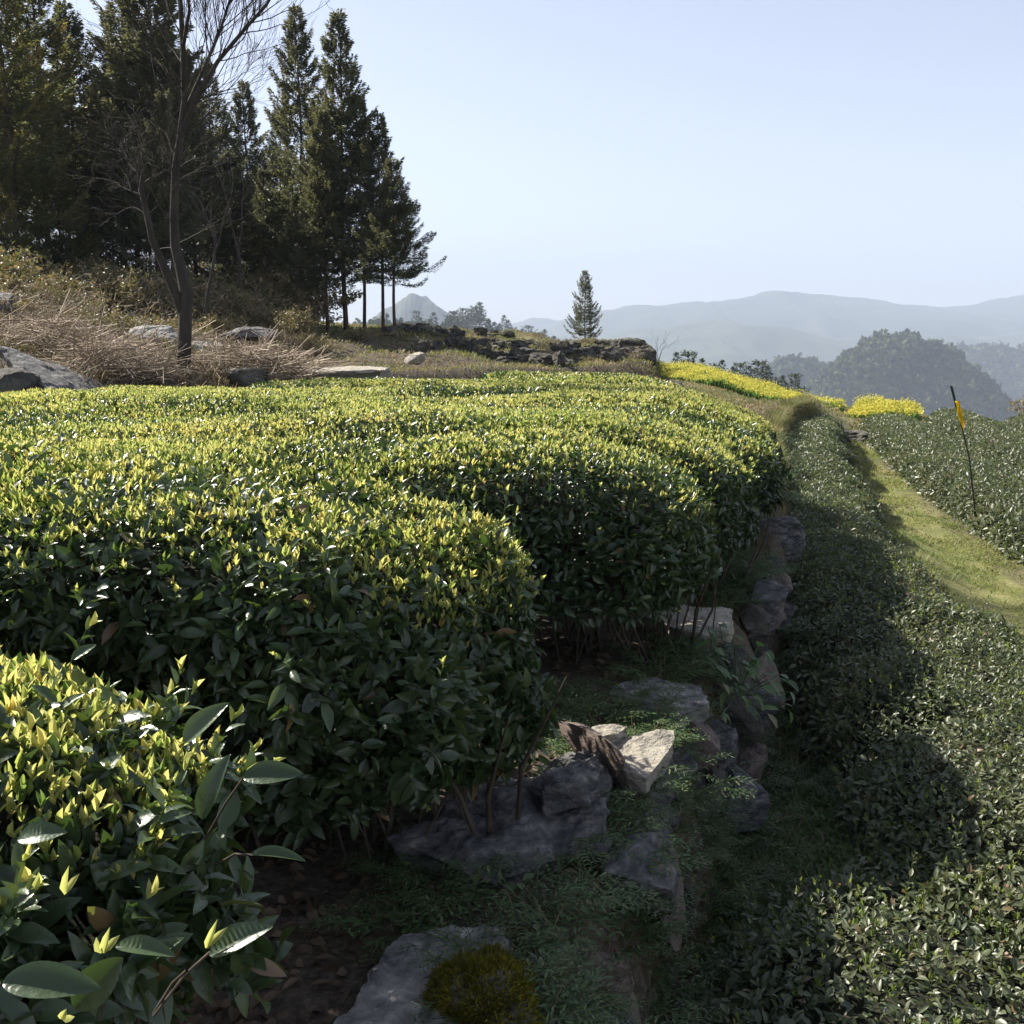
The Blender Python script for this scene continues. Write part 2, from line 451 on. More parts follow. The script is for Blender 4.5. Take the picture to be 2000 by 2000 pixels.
# ------------------------------------------------------------------ hills and mountains
def forest_mat(name, c0, c1, sc):
    return solid_mat(name, [(.35, c0), (.65, c1)], sc, .95, .8, sc * 3, 4.0, 6)
def ridge(name, D, prof, depth, base, mat, seed, rough=.06, nx=260, ny=60, wobble=.0):
    prof = np.array(prof, float)
    px = np.linspace(prof[0, 0], prof[-1, 0], nx)
    py = np.interp(px, prof[:, 0], prof[:, 1])
    py = np.convolve(np.pad(py, 4, mode='edge'), np.ones(9) / 9, 'valid') + rough * 24 * fbm(px / 46., px * 0 + seed, oct=4, seed=seed, gain=.6) * np.interp(D, [500, 1500, 2000, 5000], [.3, .5, 1, 1.6])
    az = np.array([ray(a, b_) for a, b_ in zip(px, py)])
    x0 = az[:, 0] / az[:, 1] * D; zc = 1.5 + az[:, 2] / az[:, 1] * D
    v = np.linspace(-1, 1, ny)
    Vx = x0[None, :] + 0 * v[:, None]; Vy = D + v[:, None] * depth + 0 * x0[None, :]
    H = (zc - base)[None, :]
    prof_v = (1 - np.abs(v) ** 1.5)[:, None]
    n = fbm(Vx / depth * 2.2, Vy / depth * 2.2, oct=6, seed=seed, gain=.55)
    Vz = base + H * prof_v * (1 + rough * 3 * n * (np.abs(v)[:, None] + .04) ) + rough * H * .08 * n
    V = np.stack([Vx, Vy, Vz], -1).reshape(-1, 3)
    i, j = np.meshgrid(np.arange(ny - 1), np.arange(nx - 1), indexing='ij')
    F = np.stack([i * nx + j, i * nx + j + 1, (i + 1) * nx + j + 1, (i + 1) * nx + j], -1).reshape(-1, 4)
    o = obj(name, make_mesh(name, V, F), mat); tag(o, kind='structure')
    return o, np.stack([x0, np.full(nx, D), zc], 1)
S_ = 2000 / 1932.
def sc(pts): return [(a * S_, b_ * S_) for a, b_ in pts]
far_m = forest_mat('far_forest', (.035, .05, .03), (.07, .085, .05), .004)
ridge('mountains', 4300, sc([(960, 660), (1040, 612), (1090, 602), (1130, 590), (1180, 577), (1215, 577), (1250, 581), (1290, 573), (1330, 571), (1400, 563), (1425, 552), (1445, 546), (1480, 549), (1520, 553), (1560, 560), (1600, 558), (1640, 561), (1665, 570), (1685, 580), (1730, 575), (1760, 577), (1800, 574), (1850, 573), (1890, 562), (1932, 552), (2050, 530), (2250, 560), (2500, 600)]), 1300, -160, far_m, 11, .10, 400, 70)
ridge('mountains', 3000, sc([(1040, 690), (1080, 655), (1150, 628), (1260, 612), (1330, 604), (1420, 622), (1520, 636), (1640, 640), (1750, 628), (1850, 640), (1932, 630), (2050, 612), (2250, 640), (2500, 670)]), 800, -160, far_m, 12, .12, 400, 60)
ridge('mountains', 5000, sc([(880, 640), (930, 612), (1000, 601), (1060, 606), (1150, 600), (1300, 620)]), 500, -160, far_m, 13, .08)
ridge('mountains', 2100, sc([(620, 660), (700, 600), (745, 574), (778, 556), (798, 562), (812, 570), (830, 585), (870, 612), (920, 650)]), 260, -150, far_m, 14, .15)
near_m = forest_mat('hill_forest', (.03, .045, .024), (.06, .075, .04), .03)
def crowns_on(name, D, prof, depth, base, n, size, seed, mat, matf, label):
    """a wooded hill: its ground as a ridge, its wood as many leafy crown clumps"""
    prof = [(a_, b_ + size * 1.5 * FPX / D) for a_, b_ in prof]
    o, crest = ridge(name, D, prof, depth, base, mat, seed, .05, 160, 40)
    me = o.data; vv = np.zeros(len(me.vertices) * 3, np.float32); me.vertices.foreach_get("co", vv); vv = vv.reshape(40, 160, 3)
    rs = np.random.RandomState(seed); g = Geo()
    a = rs.uniform(0, 38.9, n) ; b_ = rs.uniform(0, 158.9, n)
    a = np.where(rs.rand(n) < .75, rs.uniform(2, 22, n), a)
    P = vv[a.astype(int), b_.astype(int)] * 1.0 + (vv[a.astype(int) + 1, b_.astype(int) + 1] - vv[a.astype(int), b_.astype(int)]) * rs.rand(n, 3)
    s = size * rs.uniform(.55, 1.25, n)
    k = 34
    d = norm(rs.normal(size=(n, k, 3))); d[..., 2] = np.abs(d[..., 2]) * 1.1 - .25
    conif = rs.rand(n) < .2
    rad = s[:, None, None] * rs.uniform(.6, 1.0, (n, k, 1))
    C = P[:, None, :] + d * rad * np.where(conif, .6, 1.0)[:, None, None] * np.array([1, 1, .9]) + np.array([0, 0, 1]) * s[:, None, None] * .5
    C[..., 2] += np.where(conif[:, None], rs.rand(n, k) ** 1.5 * s[:, None] * 1.5, 0)
    tint = np.repeat(rs.rand(n), k) * .8 + rs.rand(n * k) * .2
    C = C.reshape(-1, 3); dd = d.reshape(-1, 3)
    tang = norm(np.cross(dd, rs.normal(size=dd.shape)))
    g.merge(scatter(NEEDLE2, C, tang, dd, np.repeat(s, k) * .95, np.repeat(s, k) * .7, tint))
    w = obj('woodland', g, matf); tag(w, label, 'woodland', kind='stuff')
crowns_on('hill', 1000, sc([(1500, 800), (1560, 695), (1585, 682), (1600, 668), (1620, 655), (1640, 642), (1665, 636), (1700, 634), (1725, 640), (1750, 645), (1775, 658), (1790, 668), (1810, 682), (1830, 700), (1848, 718), (1862, 738), (1880, 762), (1900, 790), (1940, 850)]), 120, -120, 5200, 5.0, 21, near_m, M['far_tree'], 'broadleaf wood covering the steep rounded hill at the right')
crowns_on('hill', 1250, sc([(1380, 760), (1430, 705), (1452, 690), (1475, 681), (1500, 678), (1520, 678), (1550, 686), (1570, 694), (1620, 720), (1700, 800)]), 110, -120, 2600, 5.5, 22, near_m, M['far_tree'], 'wood on the small low hump left of the steep rounded hill')
crowns_on('hill', 1800, sc([(1700, 740), (1740, 690), (1780, 668), (1810, 656), (1840, 651), (1870, 652), (1900, 657), (1932, 664), (2000, 690), (2100, 740)]), 200, -140, 2600, 7.5, 23, near_m, M['far_tree'], 'bluish wood on the hazy hill behind the steep rounded hill')
crowns_on('hill', 640, sc([(560, 640), (700, 610), (790, 612), (860, 618), (930, 634), (1000, 650), (1060, 665), (1130, 690), (1230, 740), (1350, 800)]), 90, -80, 1800, 3.6, 24, near_m, M['far_tree'], 'hazy wood on the slope below the far row of conifers')

# haze: one closed box round the whole scene
def box_mesh(name, lo, hi):
    x0, y0, z0 = lo; x1, y1, z1 = hi
    V = np.array([(x, y, z) for z in (z0, z1) for y in (y0, y1) for x in (x0, x1)], float)
    F = np.array([(0, 2, 3, 1), (4, 5, 7, 6), (0, 1, 5, 4), (2, 6, 7, 3), (0, 4, 6, 2), (1, 3, 7, 5)])
    return make_mesh(name, V, F, smooth=False)
gz = V  # last ground vertices
allz = np.zeros(len(gme.vertices) * 3, np.float32); gme.vertices.foreach_get("co", allz); allz = allz.reshape(-1, 3)
glo = allz.min(0); ghi = allz.max(0)
m, nt, out = nmat('haze_air')
vp = nt.nodes.new("ShaderNodeVolumePrincipled")
vp.inputs["Color"].default_value = (.53, .61, .77, 1)
vp.inputs["Density"].default_value = 0.00030
vp.inputs["Anisotropy"].default_value = 0.0
nt.links.new(vp.outputs[0], out.inputs["Volume"])
haze = obj('haze', box_mesh('haze', (glo[0] - 20, glo[1] - 20, glo[2] - 1), (ghi[0] + 20, max(ghi[1], 6400) + 20, 420)), m)
tag(haze, kind='stuff')

# ------------------------------------------------------------------ tea hedges
def resample(pts, step):
    pts = np.asarray(pts, float)
    seg = np.r_[0, np.cumsum(np.linalg.norm(np.diff(pts[:, :2], axis=0), axis=1))]
    n = max(8, int(seg[-1] / step)); s = np.linspace(0, seg[-1], n)
    return np.stack([np.interp(s, seg, pts[:, k]) for k in range(pts.shape[1])], 1), s

def patch_d(Q, seed): return fbm(Q[:, 0] * 5, Q[:, 1] * 5, Q[:, 2] * 5, 2, seed + 31)
def hedge(name, line, label, seed, group, dens=2600, leaf=(.055, .023), shoots=300, shoot=.034, mat='tea', smat='shoot',
          endr=(.35, .35), bump=.05, skirt=.18, square=.42, side_leaf=1.35, big=0.0, stems=True, thin_back=True, sprigs=70, sprig_len=.13, under=.22):
    """line: rows of x, y, half width, base z, top z"""
    rs = np.random.RandomState(seed)
    P, s = resample(line, .07)
    # smooth
    for _ in range(4): P[1:-1] = (P[:-2] + P[2:] + 2 * P[1:-1]) / 4
    L = s[-1]
    tan = norm(np.c_[np.gradient(P[:, 0]), np.gradient(P[:, 1])])
    lat = np.c_[tan[:, 1], -tan[:, 0]]
    e = np.minimum(np.clip(s / max(endr[0], .01), 0, 1), np.clip((L - s) / max(endr[1], .01), 0, 1))
    er = np.sqrt(np.maximum(1 - (1 - e) ** 2, .0004))
    M_ = 40
    phi = np.linspace(-.06 * math.pi, 1.06 * math.pi, M_)
    cx = np.sign(np.cos(phi)) * np.abs(np.cos(phi)) ** square; sz = np.sign(np.sin(phi)) * np.abs(np.sin(phi)) ** (square * .9)
    sz = np.maximum(sz, 0)
    hw = P[:, 2] * er; zb = P[:, 3] + skirt; hz = (P[:, 4] - zb) * (er ** .35)
    U = cx[None, :] * hw[:, None]
    undr = 1 - under * (1 - sz[None, :]) ** 2
    U = U * undr
    PX = P[:, 0][:, None] + lat[:, 0][:, None] * U; PY = P[:, 1][:, None] + lat[:, 1][:, None] * U
    PZ = zb[:, None] + hz[:, None] * sz[None, :]
    e2 = sst(1.1, 0, L - s)[:, None] * ((1 - sz[None, :]) ** 2) * under * .8
    PX = PX - tan[:, 0][:, None] * e2; PY = PY - tan[:, 1][:, None] * e2
    # push along the end direction so that the ends are rounded in plan too
    bn = fbm(PX * 1.9, PY * 1.9, PZ * 1.9, 4, seed, .6)
    G = np.stack([PX, PY, PZ], -1)
    du = np.gradient(G, axis=0); dv = np.gradient(G, axis=1)
    Nn = norm(np.cross(dv, du)); c0 = np.stack([P[:, 0], P[:, 1], (P[:, 3] + P[:, 4]) / 2], 1)[:, None, :]
    flip = np.sign(np.sum(Nn * (G - c0), -1, keepdims=True)); flip[flip == 0] = 1
    Nn = Nn * flip
    sidew = 1 - np.abs(Nn[..., 2:3])
    G = G + Nn * (bump * bn[..., None] * (.35 + 1.35 * sidew))
    # dark core added to stop light leaking through, standing for the woody inside
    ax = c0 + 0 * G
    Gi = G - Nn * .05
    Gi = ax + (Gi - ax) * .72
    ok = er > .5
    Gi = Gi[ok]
    g = Geo(); ns = len(Gi)
    i, j = np.meshgrid(np.arange(ns - 1), np.arange(M_ - 1), indexing='ij')
    F = np.stack([i * M_ + j, i * M_ + j + 1, (i + 1) * M_ + j + 1, (i + 1) * M_ + j], -1).reshape(-1, 4)
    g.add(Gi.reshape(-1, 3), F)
    root = empty(name, (P[:, 0].mean(), P[:, 1].mean(), P[:, 3].mean()), label, 'tea hedge', group)
    off = np.array(root.location)
    def fin(nm, gg, mt, kind=None):
        if gg.n == 0: return
        for k in range(len(gg.v)): gg.v[k] = gg.v[k] - off
        o_ = obj(nm, gg, mt, root)
        if nm in ('young_shoots', 'sprig_stems', 'stems', 'foliage'): o_['kind'] = 'stuff'
    fin('light_block_core', g, M['core'])
    # cell areas
    A = np.linalg.norm(np.cross(G[1:, :-1] - G[:-1, :-1], G[:-1, 1:] - G[:-1, :-1]), axis=-1)
    Gc = G[:-1, :-1]; Nc = Nn[:-1, :-1]
    dist = np.linalg.norm(Gc - CAM, axis=-1)
    w = A * dens
    if thin_back:
        tocam = norm(CAM - Gc); facing = np.sum(tocam * Nc, -1)
        w = w * np.where(facing < -.15, .3, 1.0)
    azc = np.abs(Gc[..., 0]) / np.maximum(Gc[..., 1], .3)
    w = w * np.where(azc > .95, .12, 1) * np.where(Gc[..., 1] < .25, .1, 1)
    lod = np.where(dist < 3.0, 1.0, np.where(dist < 7, .9, np.where(dist < 12, .72, .5)))
    size_k = np.where(dist < 7, 1.0, np.where(dist < 12, 1.18, 1.5))
    w = w * lod
    tot = w.sum(); n = int(tot)
    idx = rs.choice(w.size, n, p=(w / tot).ravel()); ii, jj = np.unravel_index(idx, w.shape)
    a, b_ = rs.rand(n, 1), rs.rand(n, 1)
    Q = G[ii, jj] * (1 - a) * (1 - b_) + G[ii + 1, jj] * a * (1 - b_) + G[ii, jj + 1] * (1 - a) * b_ + G[ii + 1, jj + 1] * a * b_
    N = Nn[ii, jj]; dq = dist[ii, jj]; ks = size_k[ii, jj]
    depth = rs.rand(n) ** 1.3 * (.09 + .10 * (1 - np.clip(N[:, 2], 0, 1)) * (patch_d(Q, seed) > -.1)) - .012
    patch = fbm(Q[:, 0] * 3, Q[:, 1] * 3, Q[:, 2] * 3, 2, seed + 3)
    side = 1 - np.clip(N[:, 2], 0, 1)
    Q = Q - N * depth[:, None]
    # leaves stand out and up from the surface
    tv = rs.normal(size=(n, 3)); tv -= N * np.sum(tv * N, 1, keepdims=True); tv = norm(tv)
    D = norm(tv * 1.0 + N * rs.uniform(-.1, 1.1, (n, 1)) + np.array([0, 0, 1]) * rs.uniform(-.3, .8, (n, 1)))
    Nl = norm(N * .35 + np.array([0, 0, .8]) + rs.normal(size=(n, 3)) * .6)
    Ln = leaf[0] * rs.uniform(.55, 1.25, n) * ks * (1 + (side_leaf - 1) * side)
    Wn = Ln * (leaf[1] / leaf[0]) * rs.uniform(.8, 1.25, n)
    rc = np.clip(.45 + .22 * patch + rs.normal(size=n) * .16, 0, .97); rc = np.where(rs.rand(n) < .015, 1.0, rc)
    gl = Geo()
    for T, lo_, hi_ in ((LEAF_HI, 0, 3.3), (LEAF_MID, 3.3, 7.5), (LEAF_LO, 7.5, 1e9)):
        k = (dq >= lo_) & (dq < hi_)
        gl.merge(scatter(T, Q[k], D[k], Nl[k], Ln[k], Wn[k], rc[k]))
    # young shoots standing on the top
    up = np.clip((Nc[..., 2] - .48) / .35, 0, 1)
    w = A * shoots * up * np.where(dist < 7, 1.0, .72) * np.where(azc > .95, .1, 1)
    w = w * np.clip(1.0 + 1.3 * fbm(Gc[..., 0] * 1.3, Gc[..., 1] * 1.9, oct=3, seed=77), .1, 2.0)
    tot = w.sum(); n = int(tot)
    if n > 0:
        idx = rs.choice(w.size, n, p=(w / tot).ravel()); ii, jj = np.unravel_index(idx, w.shape)
        a, b_ = rs.rand(n, 1), rs.rand(n, 1)
        Q = G[ii, jj] * (1 - a) * (1 - b_) + G[ii + 1, jj] * a * (1 - b_) + G[ii, jj + 1] * (1 - a) * b_ + G[ii + 1, jj + 1] * a * b_
        dq = dist[ii, jj]; kk = np.where(dq < 7, 1, 1.2)
        Nq = Nn[ii, jj]
        Q = Q + Nq * rs.uniform(-.012, .022, (n, 1))
        gs = Geo()
        lean = rs.normal(size=(n, 3)) * .22; upv = norm(np.array([0, 0, 1.]) + lean + Nq * .25)
        th = rs.uniform(0, 2 * math.pi, n)
        hv = np.c_[np.cos(th), np.sin(th), 0 * th]
        sl = shoot * rs.uniform(.6, 1.3, n) * kk
        col = np.clip(.5 + .2 * fbm(Q[:, 0] * 1.2, Q[:, 1] * 1.2, oct=2, seed=5) + rs.normal(size=n) * .26, 0, 1)
        far_ = dq > 7.5
        TT = ((BUD, ~far_ & (dq < 4.5)), (LEAF_MID, ~far_ & (dq >= 4.5)), (LEAF_LO, far_))
        for T, k in TT:
            gs.merge(scatter(T, Q[k], upv[k], hv[k], sl[k], sl[k] * .26, col[k]))
            for q in range(2):
                h2 = np.c_[np.cos(th + q * 2.6 + .4), np.sin(th + q * 2.6 + .4), 0 * th]
                D2 = norm(upv + h2 * rs.uniform(.2, .6, (n, 1)))
                N2 = norm(upv * .6 - h2)
                T2 = LEAF_MID if T is BUD else T
                gs.merge(scatter(T2, (Q - upv * sl[:, None] * .12)[k], D2[k], N2[k], (sl * rs.uniform(.75, 1.1, n))[k], (sl * .28)[k], np.clip(col - .12, 0, 1)[k]))
        # longer sprigs breaking out of the clipped surface
        wk = A * sprigs * (dist < 9) * np.clip(Nc[..., 2] + .75, .1, 1.2) * np.where(azc > .8, 0, 1) * (np.clip(fbm(Gc[..., 0] * 2.2, Gc[..., 1] * 2.2, Gc[..., 2] * 2.2, 2, seed + 50) + .35, .0, 1.2))
        ms = int(wk.sum())
        if ms > 3:
            idx = rs.choice(wk.size, ms, p=(wk / wk.sum()).ravel()); ii, jj = np.unravel_index(idx, wk.shape)
            Q0 = G[ii, jj] - Nn[ii, jj] * .03; Nq0 = Nn[ii, jj]; Ls = rs.uniform(.05, sprig_len, ms)
            d0 = norm(Nq0 * .6 + np.array([0, 0, .9]) + rs.normal(size=(ms, 3)) * .3)
            sx = norm(np.cross(d0, rs.normal(size=(ms, 3)))); sy = np.cross(d0, sx); gl2 = Geo()
            for q in range(7):
                f = .15 + .8 * q / 6; an = q * 2.4; o2 = sx * math.cos(an) + sy * math.sin(an)
                B2 = Q0 + d0 * (Ls * f)[:, None]
                l2 = leaf[0] * (1.25 - .75 * f) * rs.uniform(.7, 1.15, ms)
                D2 = norm(o2 * (1.15 - .6 * f) + d0 * (.35 + .8 * f)); N2 = norm(d0 - o2 * .3 + rs.normal(size=(ms, 3)) * .15)
                near = dist[ii, jj] < 5
                c2 = np.clip(.35 + .45 * f + rs.normal(size=ms) * .1, 0, .97)
                gl2.merge(scatter(LEAF_HI, B2[near], D2[near], N2[near], l2[near], l2[near] * leaf[1] / leaf[0], c2[near]))
                gl2.merge(scatter(LEAF_MID, B2[~near], D2[~near], N2[~near], l2[~near], l2[~near] * leaf[1] / leaf[0], c2[~near]))
            gs.merge(scatter(BUD, Q0 + d0 * Ls[:, None], d0, sx, shoot * 1.05, shoot * .28, rs.uniform(.2, .8, ms)))
            gs.merge(scatter(LEAF_MID, Q0 + d0 * (Ls * .97)[:, None], norm(d0 + sx * .5), norm(d0 * .5 - sx), shoot, shoot * .3, rs.uniform(.1, .6, ms)))
            st_ = Geo(); sticks(st_, Q0 - d0 * .05, Q0 + d0 * Ls[:, None], .0014, .5, k=3)
            gl.merge(gl2); fin('sprig_stems', st_, M['herb'])
        fin('young_shoots', gs, M[smat])
    fin('foliage', gl, M[mat])
    # woody stems below
    if stems:
        gt = Geo(); nst = int(L * 34)
        t = rs.randint(0, len(s) - 1, nst); off_u = rs.uniform(-.35, .35, nst) * P[t, 2] * er[t]
        B0 = np.c_[P[t, 0] + lat[t, 0] * off_u, P[t, 1] + lat[t, 1] * off_u, P[t, 3] - .03]
        spread = rs.normal(size=(nst, 2)) * .13
        B1 = B0 + np.c_[spread, (P[t, 4] - P[t, 3]) * rs.uniform(.5, .8, nst)]
        sticks(gt, B0, B1, rs.uniform(.003, .010, nst), .5, sag=np.c_[rs.normal(size=(nst, 2)) * .05, np.zeros(nst)], k=5)
        # thin side twigs poking through the face
        fin('stems', gt, M['twig'])
    return root

ORD = ['first', 'second', 'third', 'fourth', 'fifth', 'sixth', 'seventh', 'eighth', 'ninth', 'tenth', 'eleventh', 'twelfth']
GUP = 'tea hedge rows on the upper terrace'
# near bush at the lower left
hedge('tea_hedge', [(-2.6, 1.62, .62, 0, 1.04), (-1.4, 1.55, .62, 0, 1.0), (-.98, 1.50, .55, 0, .97), (-.70, 1.48, .46, 0, .90), (-.48, 1.46, .34, 0, .80)],
      'low tea hedge nearest the camera in the lower left corner with big dark leaves', 101, GUP, under=.55, sprigs=200, sprig_len=.16, dens=3400, leaf=(.052, .021), shoots=1700, shoot=.028, endr=(.3, .32), bump=.12, skirt=.42, square=.66, side_leaf=1.3)
# the first row of the plateau
hedge('tea_hedge', [(-5.0, 3.42, .62, 0, 1.10), (-2.5, 3.32, .66, 0, 1.09), (-1.2, 3.18, .68, 0, 1.06), (-.6, 3.05, .66, 0, 1.02), (-.2, 2.92, .58, 0, .93), (.08, 2.86, .48, 0, .82)],
      'first long tea hedge behind the corner bush, ending above the stones', 102, GUP, dens=4000, leaf=(.045, .018), shoots=1900, shoot=.026, endr=(.3, .55), under=.3, sprigs=170, sprig_len=.19, bump=.15, skirt=.22, square=.55)
def bend(x): return -.05 * np.maximum(x + .3, 0) ** 2
rows_y = [4.85, 6.25, 7.6, 8.9, 10.4, 11.9, 13.4, 14.9, 16.4, 17.9, 19.2]
for k, y0 in enumerate(rows_y):
    # clip by the far left boundary and by the terrace edge
    pts = []
    for x in np.arange(-11, 6, .15):
        y = y0 + bend(x) + .12 * math.sin(x * .7 + k)
        if x < -.72 * y - .8: continue
        if beyond(np.array(x), np.array(y)) > -.75: continue
        if x > min(edge_x(y) + (.12 if k else .05), 2.5): continue
        top = 1.0 - .011 * (y - 4) + .03 * math.sin(x * 1.3 + k * 2)
        top += .0
        top -= .20 * sst(.9, 0, min(float(edge_x(y)), 2.45) - x)
        pts.append((x, y, .77 if k else .68, 0, top))
    if len(pts) < 6: continue
    lab = ORD[k + 1] + ' long tea hedge behind the corner bush, counting back across the bright plateau'
    hedge('tea_hedge', pts, lab, 110 + k, GUP, dens=4200 if k < 2 else 3000, leaf=(.042, .017), shoots=2100, shoot=.026, endr=(.25, .4), sprigs=110 if k < 3 else 60, bump=.08 if k < 1 else .05,
          skirt=.28 if k == 0 else .2, square=.5 if k < 1 else .4, stems=k < 3)

GLO = 'dull green tea hedges on the lower terrace'
zt = -.04
lowh = dict(sprigs=190, sprig_len=.19, mat='tea_dull', smat='shoot_dull', leaf=(.036, .016), shoots=160, shoot=.022, skirt=.05, square=.6, side_leaf=1.8, under=-.15)
# near shaded hedge at the lower right
hedge('tea_hedge', [(1.15, 1.4, .75, -.78, -.42), (1.2, 2.2, .80, -.76, -.40), (1.42, 3.0, .72, -.76, -.40), (1.75, 3.9, .6, -.76, -.40)],
      'shaded tea hedge at the foot of the stone wall in the lower right corner', 201, GLO, dens=3300, bump=.16, endr=(.3, 1.2), **lowh)
hedge('tea_hedge', [(2.5, 1.7, .95, -.78, -.32), (2.5, 3.0, .95, -.78, -.30), (2.40, 4.2, .78, -.76, -.27), (2.40, 5.4, .66, -.74, -.24), (2.45, 6.8, .60, -.74, -.21), (2.6, 8.4, .62, -.74, -.19), (2.93, 10, .66, -.76, -.18),
       (3.55, 12.8, .66, -.9, -.17), (4.4, 16, .62, -.9, -.20), (5.7, 19.6, .50, -.9, -.2), (6.7, 23, .45, -.9, -.25)],
      'long tea hedge between the terrace wall and the grassy path', 202, GLO, dens=3600, bump=.13, endr=(.3, .4), **lowh)
hedge('tea_hedge', [(5.85, 5.5, .62, -.9, -.42), (5.75, 8, .62, -.9, -.40), (5.95, 10.5, .60, -.9, -.38), (6.45, 13.5, .60, -.9, -.36), (7.0, 16.5, .60, -.9, -.36), (7.9, 20.5, .60, -.9, -.36), (8.9, 25, .55, -.9, -.4)],
      'tea hedge along the right side of the grassy path, with the leaning pole in it', 203, GLO, dens=2800, bump=.06, endr=(.3, .4), **lowh)
hedge('tea_hedge', [(7.3, 8, .62, -.9, -.3), (7.4, 11, .62, -.9, -.28), (7.9, 14, .62, -.9, -.28), (8.7, 18, .62, -.9, -.28), (9.8, 22.5, .6, -.9, -.3), (10.8, 26, .5, -.9, -.34)],
      'tea hedge behind the leaning pole, second row right of the path', 204, GLO, dens=2400, bump=.06, endr=(.3, .4), **lowh)
hedge('tea_hedge', [(9.0, 12, .62, -.9, -.3), (9.5, 15, .62, -.9, -.28), (10.4, 19, .62, -.9, -.28), (11.6, 23.5, .6, -.9, -.3)],
      'farthest right tea hedge, third row right of the path', 205, GLO, dens=2400, bump=.06, endr=(.3, .4), **lowh)
hedge('tea_hedge', [(10.8, 16, .62, -.9, -.3), (11.6, 19, .62, -.9, -.28), (12.8, 23.5, .6, -.9, -.3)],
      'last tea hedge at the right margin, fourth row right of the path', 206, GLO, dens=1600, bump=.06, endr=(.3, .4), **lowh)

# ------------------------------------------------------------------ stones
def hull_rock(g, pts, sub=4, amp=.02, fr=6, seed=0, r=.5, crack=.6):
    bm = bmesh.new()
    for q in pts: bm.verts.new(q)
    res = bmesh.ops.convex_hull(bm, input=bm.verts[:])
    for e in [x for x in res['geom_interior'] if isinstance(x, bmesh.types.BMVert)]:
        if e.is_valid: bm.verts.remove(e)
    bmesh.ops.triangulate(bm, faces=bm.faces[:])
    for _ in range(sub): bmesh.ops.subdivide_edges(bm, edges=bm.edges[:], cuts=1, use_grid_fill=True, smooth=.12 if _ < 2 else 0)
    bmesh.ops.triangulate(bm, faces=bm.faces[:])
    bm.normal_update()
    V = np.array([v.co[:] for v in bm.verts]); N = np.array([v.normal[:] for v in bm.verts])
    F = np.array([[v.index for v in f.verts] for f in bm.faces]); bm.free()
    n = fbm(V[:, 0] * fr, V[:, 1] * fr, V[:, 2] * fr * 1.6, 5, seed, .55)
    ridg = 1 - np.abs(fbm(V[:, 0] * fr * .6, V[:, 1] * fr * .6, V[:, 2] * fr * 2.2, 3, seed + 9))
    V = V + N * ((n * amp) - ridg * amp * crack)[:, None]
    g.add(V, F, r)

def rock_thing(name, pts, mat, label, cat='stone', group=None, sub=4, amp=.012, fr=8, seed=0, smooth=False):
    if cat == 'stone' and sub == 4: sub = 5; amp = amp * 1.6; fr = fr * 1.4
    pts = np.array(pts, float); c = pts.mean(0); c[2] = pts[:, 2].min()
    g = Geo(); hull_rock(g, pts - c, sub, amp, fr, seed)
    o = obj(name, g, mat, None, smooth); o.location = c
    tag(o, label, cat, group)
    return o

def slab_pts(px, ztop, thick, inset=.0, zs=None):
    top = [on(a, b_, ztop if zs is None else z_) for (a, b_), z_ in zip(px, zs or [ztop] * len(px))]
    c = np.mean(top, 0)
    return top + [np.array([*(c[:2] + (t[:2] - c[:2]) * (1 - inset)), t[2] - thick]) for t in top]

rock_thing('flat_stone', slab_pts([(765, 1835), (885, 1805), (985, 1815), (975, 1900), (905, 2010), (860, 2080), (620, 2085), (690, 1965)], .055, .22), M['stone'],
           'flat pale grey stone at the bottom edge, speckled with sunlight beside the mossy lump', seed=1, amp=.010, fr=9)
rock_thing('wall_stone', [on(770, 1640, .08), on(900, 1560, .10), on(1070, 1530, .14), on(1170, 1540, .12), on(1180, 1640, .06), on(1090, 1700, .02), on(960, 1725, .04),
                          on(880, 1700, .0), on(1200, 1560, -.12) + [.02, .0, -.1], on(1100, 1700, -.1) + [.05, 0, -.25], on(960, 1740, -.1) + [0, 0, -.2], on(800, 1640, -.2), on(1090, 1540, -.3)],
           M['stone_dark'], 'large dark layered stone of the terrace edge below the leaning reddish slab', seed=2, amp=.02, fr=6)
rock_thing('wall_stone', [on(1060, 1530, .20), on(1165, 1462, .22), on(1180, 1500, .2), on(1150, 1575, .14), on(1060, 1590, .12), on(1030, 1540, .15), on(1060, 1590, -.1), on(1160, 1590, -.15), on(1200, 1500, -.1), on(1070, 1500, -.1)],
           M['stone_dark'], 'grey stone with a sun flecked top just left of the bright slab', seed=3, amp=.014, fr=8)
rock_thing('leaning_slab', [on(1088, 1408, .20), on(1125, 1415, .24), on(1185, 1445, .26), on(1222, 1485, .22), on(1205, 1505, .17), on(1120, 1462, .15),
                            on(1095, 1420, .13), on(1200, 1520, .12), on(1130, 1475, .1)], M['stone_red'], 'thin reddish brown slab leaning over the other stones at the terrace edge', seed=4, amp=.004, fr=12, sub=3)
rock_thing('flat_stone', slab_pts([(1165, 1452), (1215, 1438), (1318, 1424), (1312, 1455), (1275, 1500), (1262, 1520), (1225, 1508), (1190, 1480)], .13, .07, .12), M['stone_pale'],
           'bright cream slab catching full sun at the terrace edge', seed=5, amp=.007, fr=8)
rock_thing('flat_stone', slab_pts([(1150, 1426), (1200, 1412), (1228, 1418), (1205, 1434), (1165, 1440)], .17, .05, .1), M['stone_pale'],
           'thin small pale stone lying behind the leaning reddish slab', seed=6, amp=.006, fr=12)
rock_thing('flat_stone', slab_pts([(1190, 1350), (1260, 1325), (1370, 1335), (1385, 1372), (1320, 1395), (1215, 1390)], .04, .12, .1), M['stone'],
           'flat grey stone lying in the shade behind the bright slab', seed=7, amp=.010, fr=8)
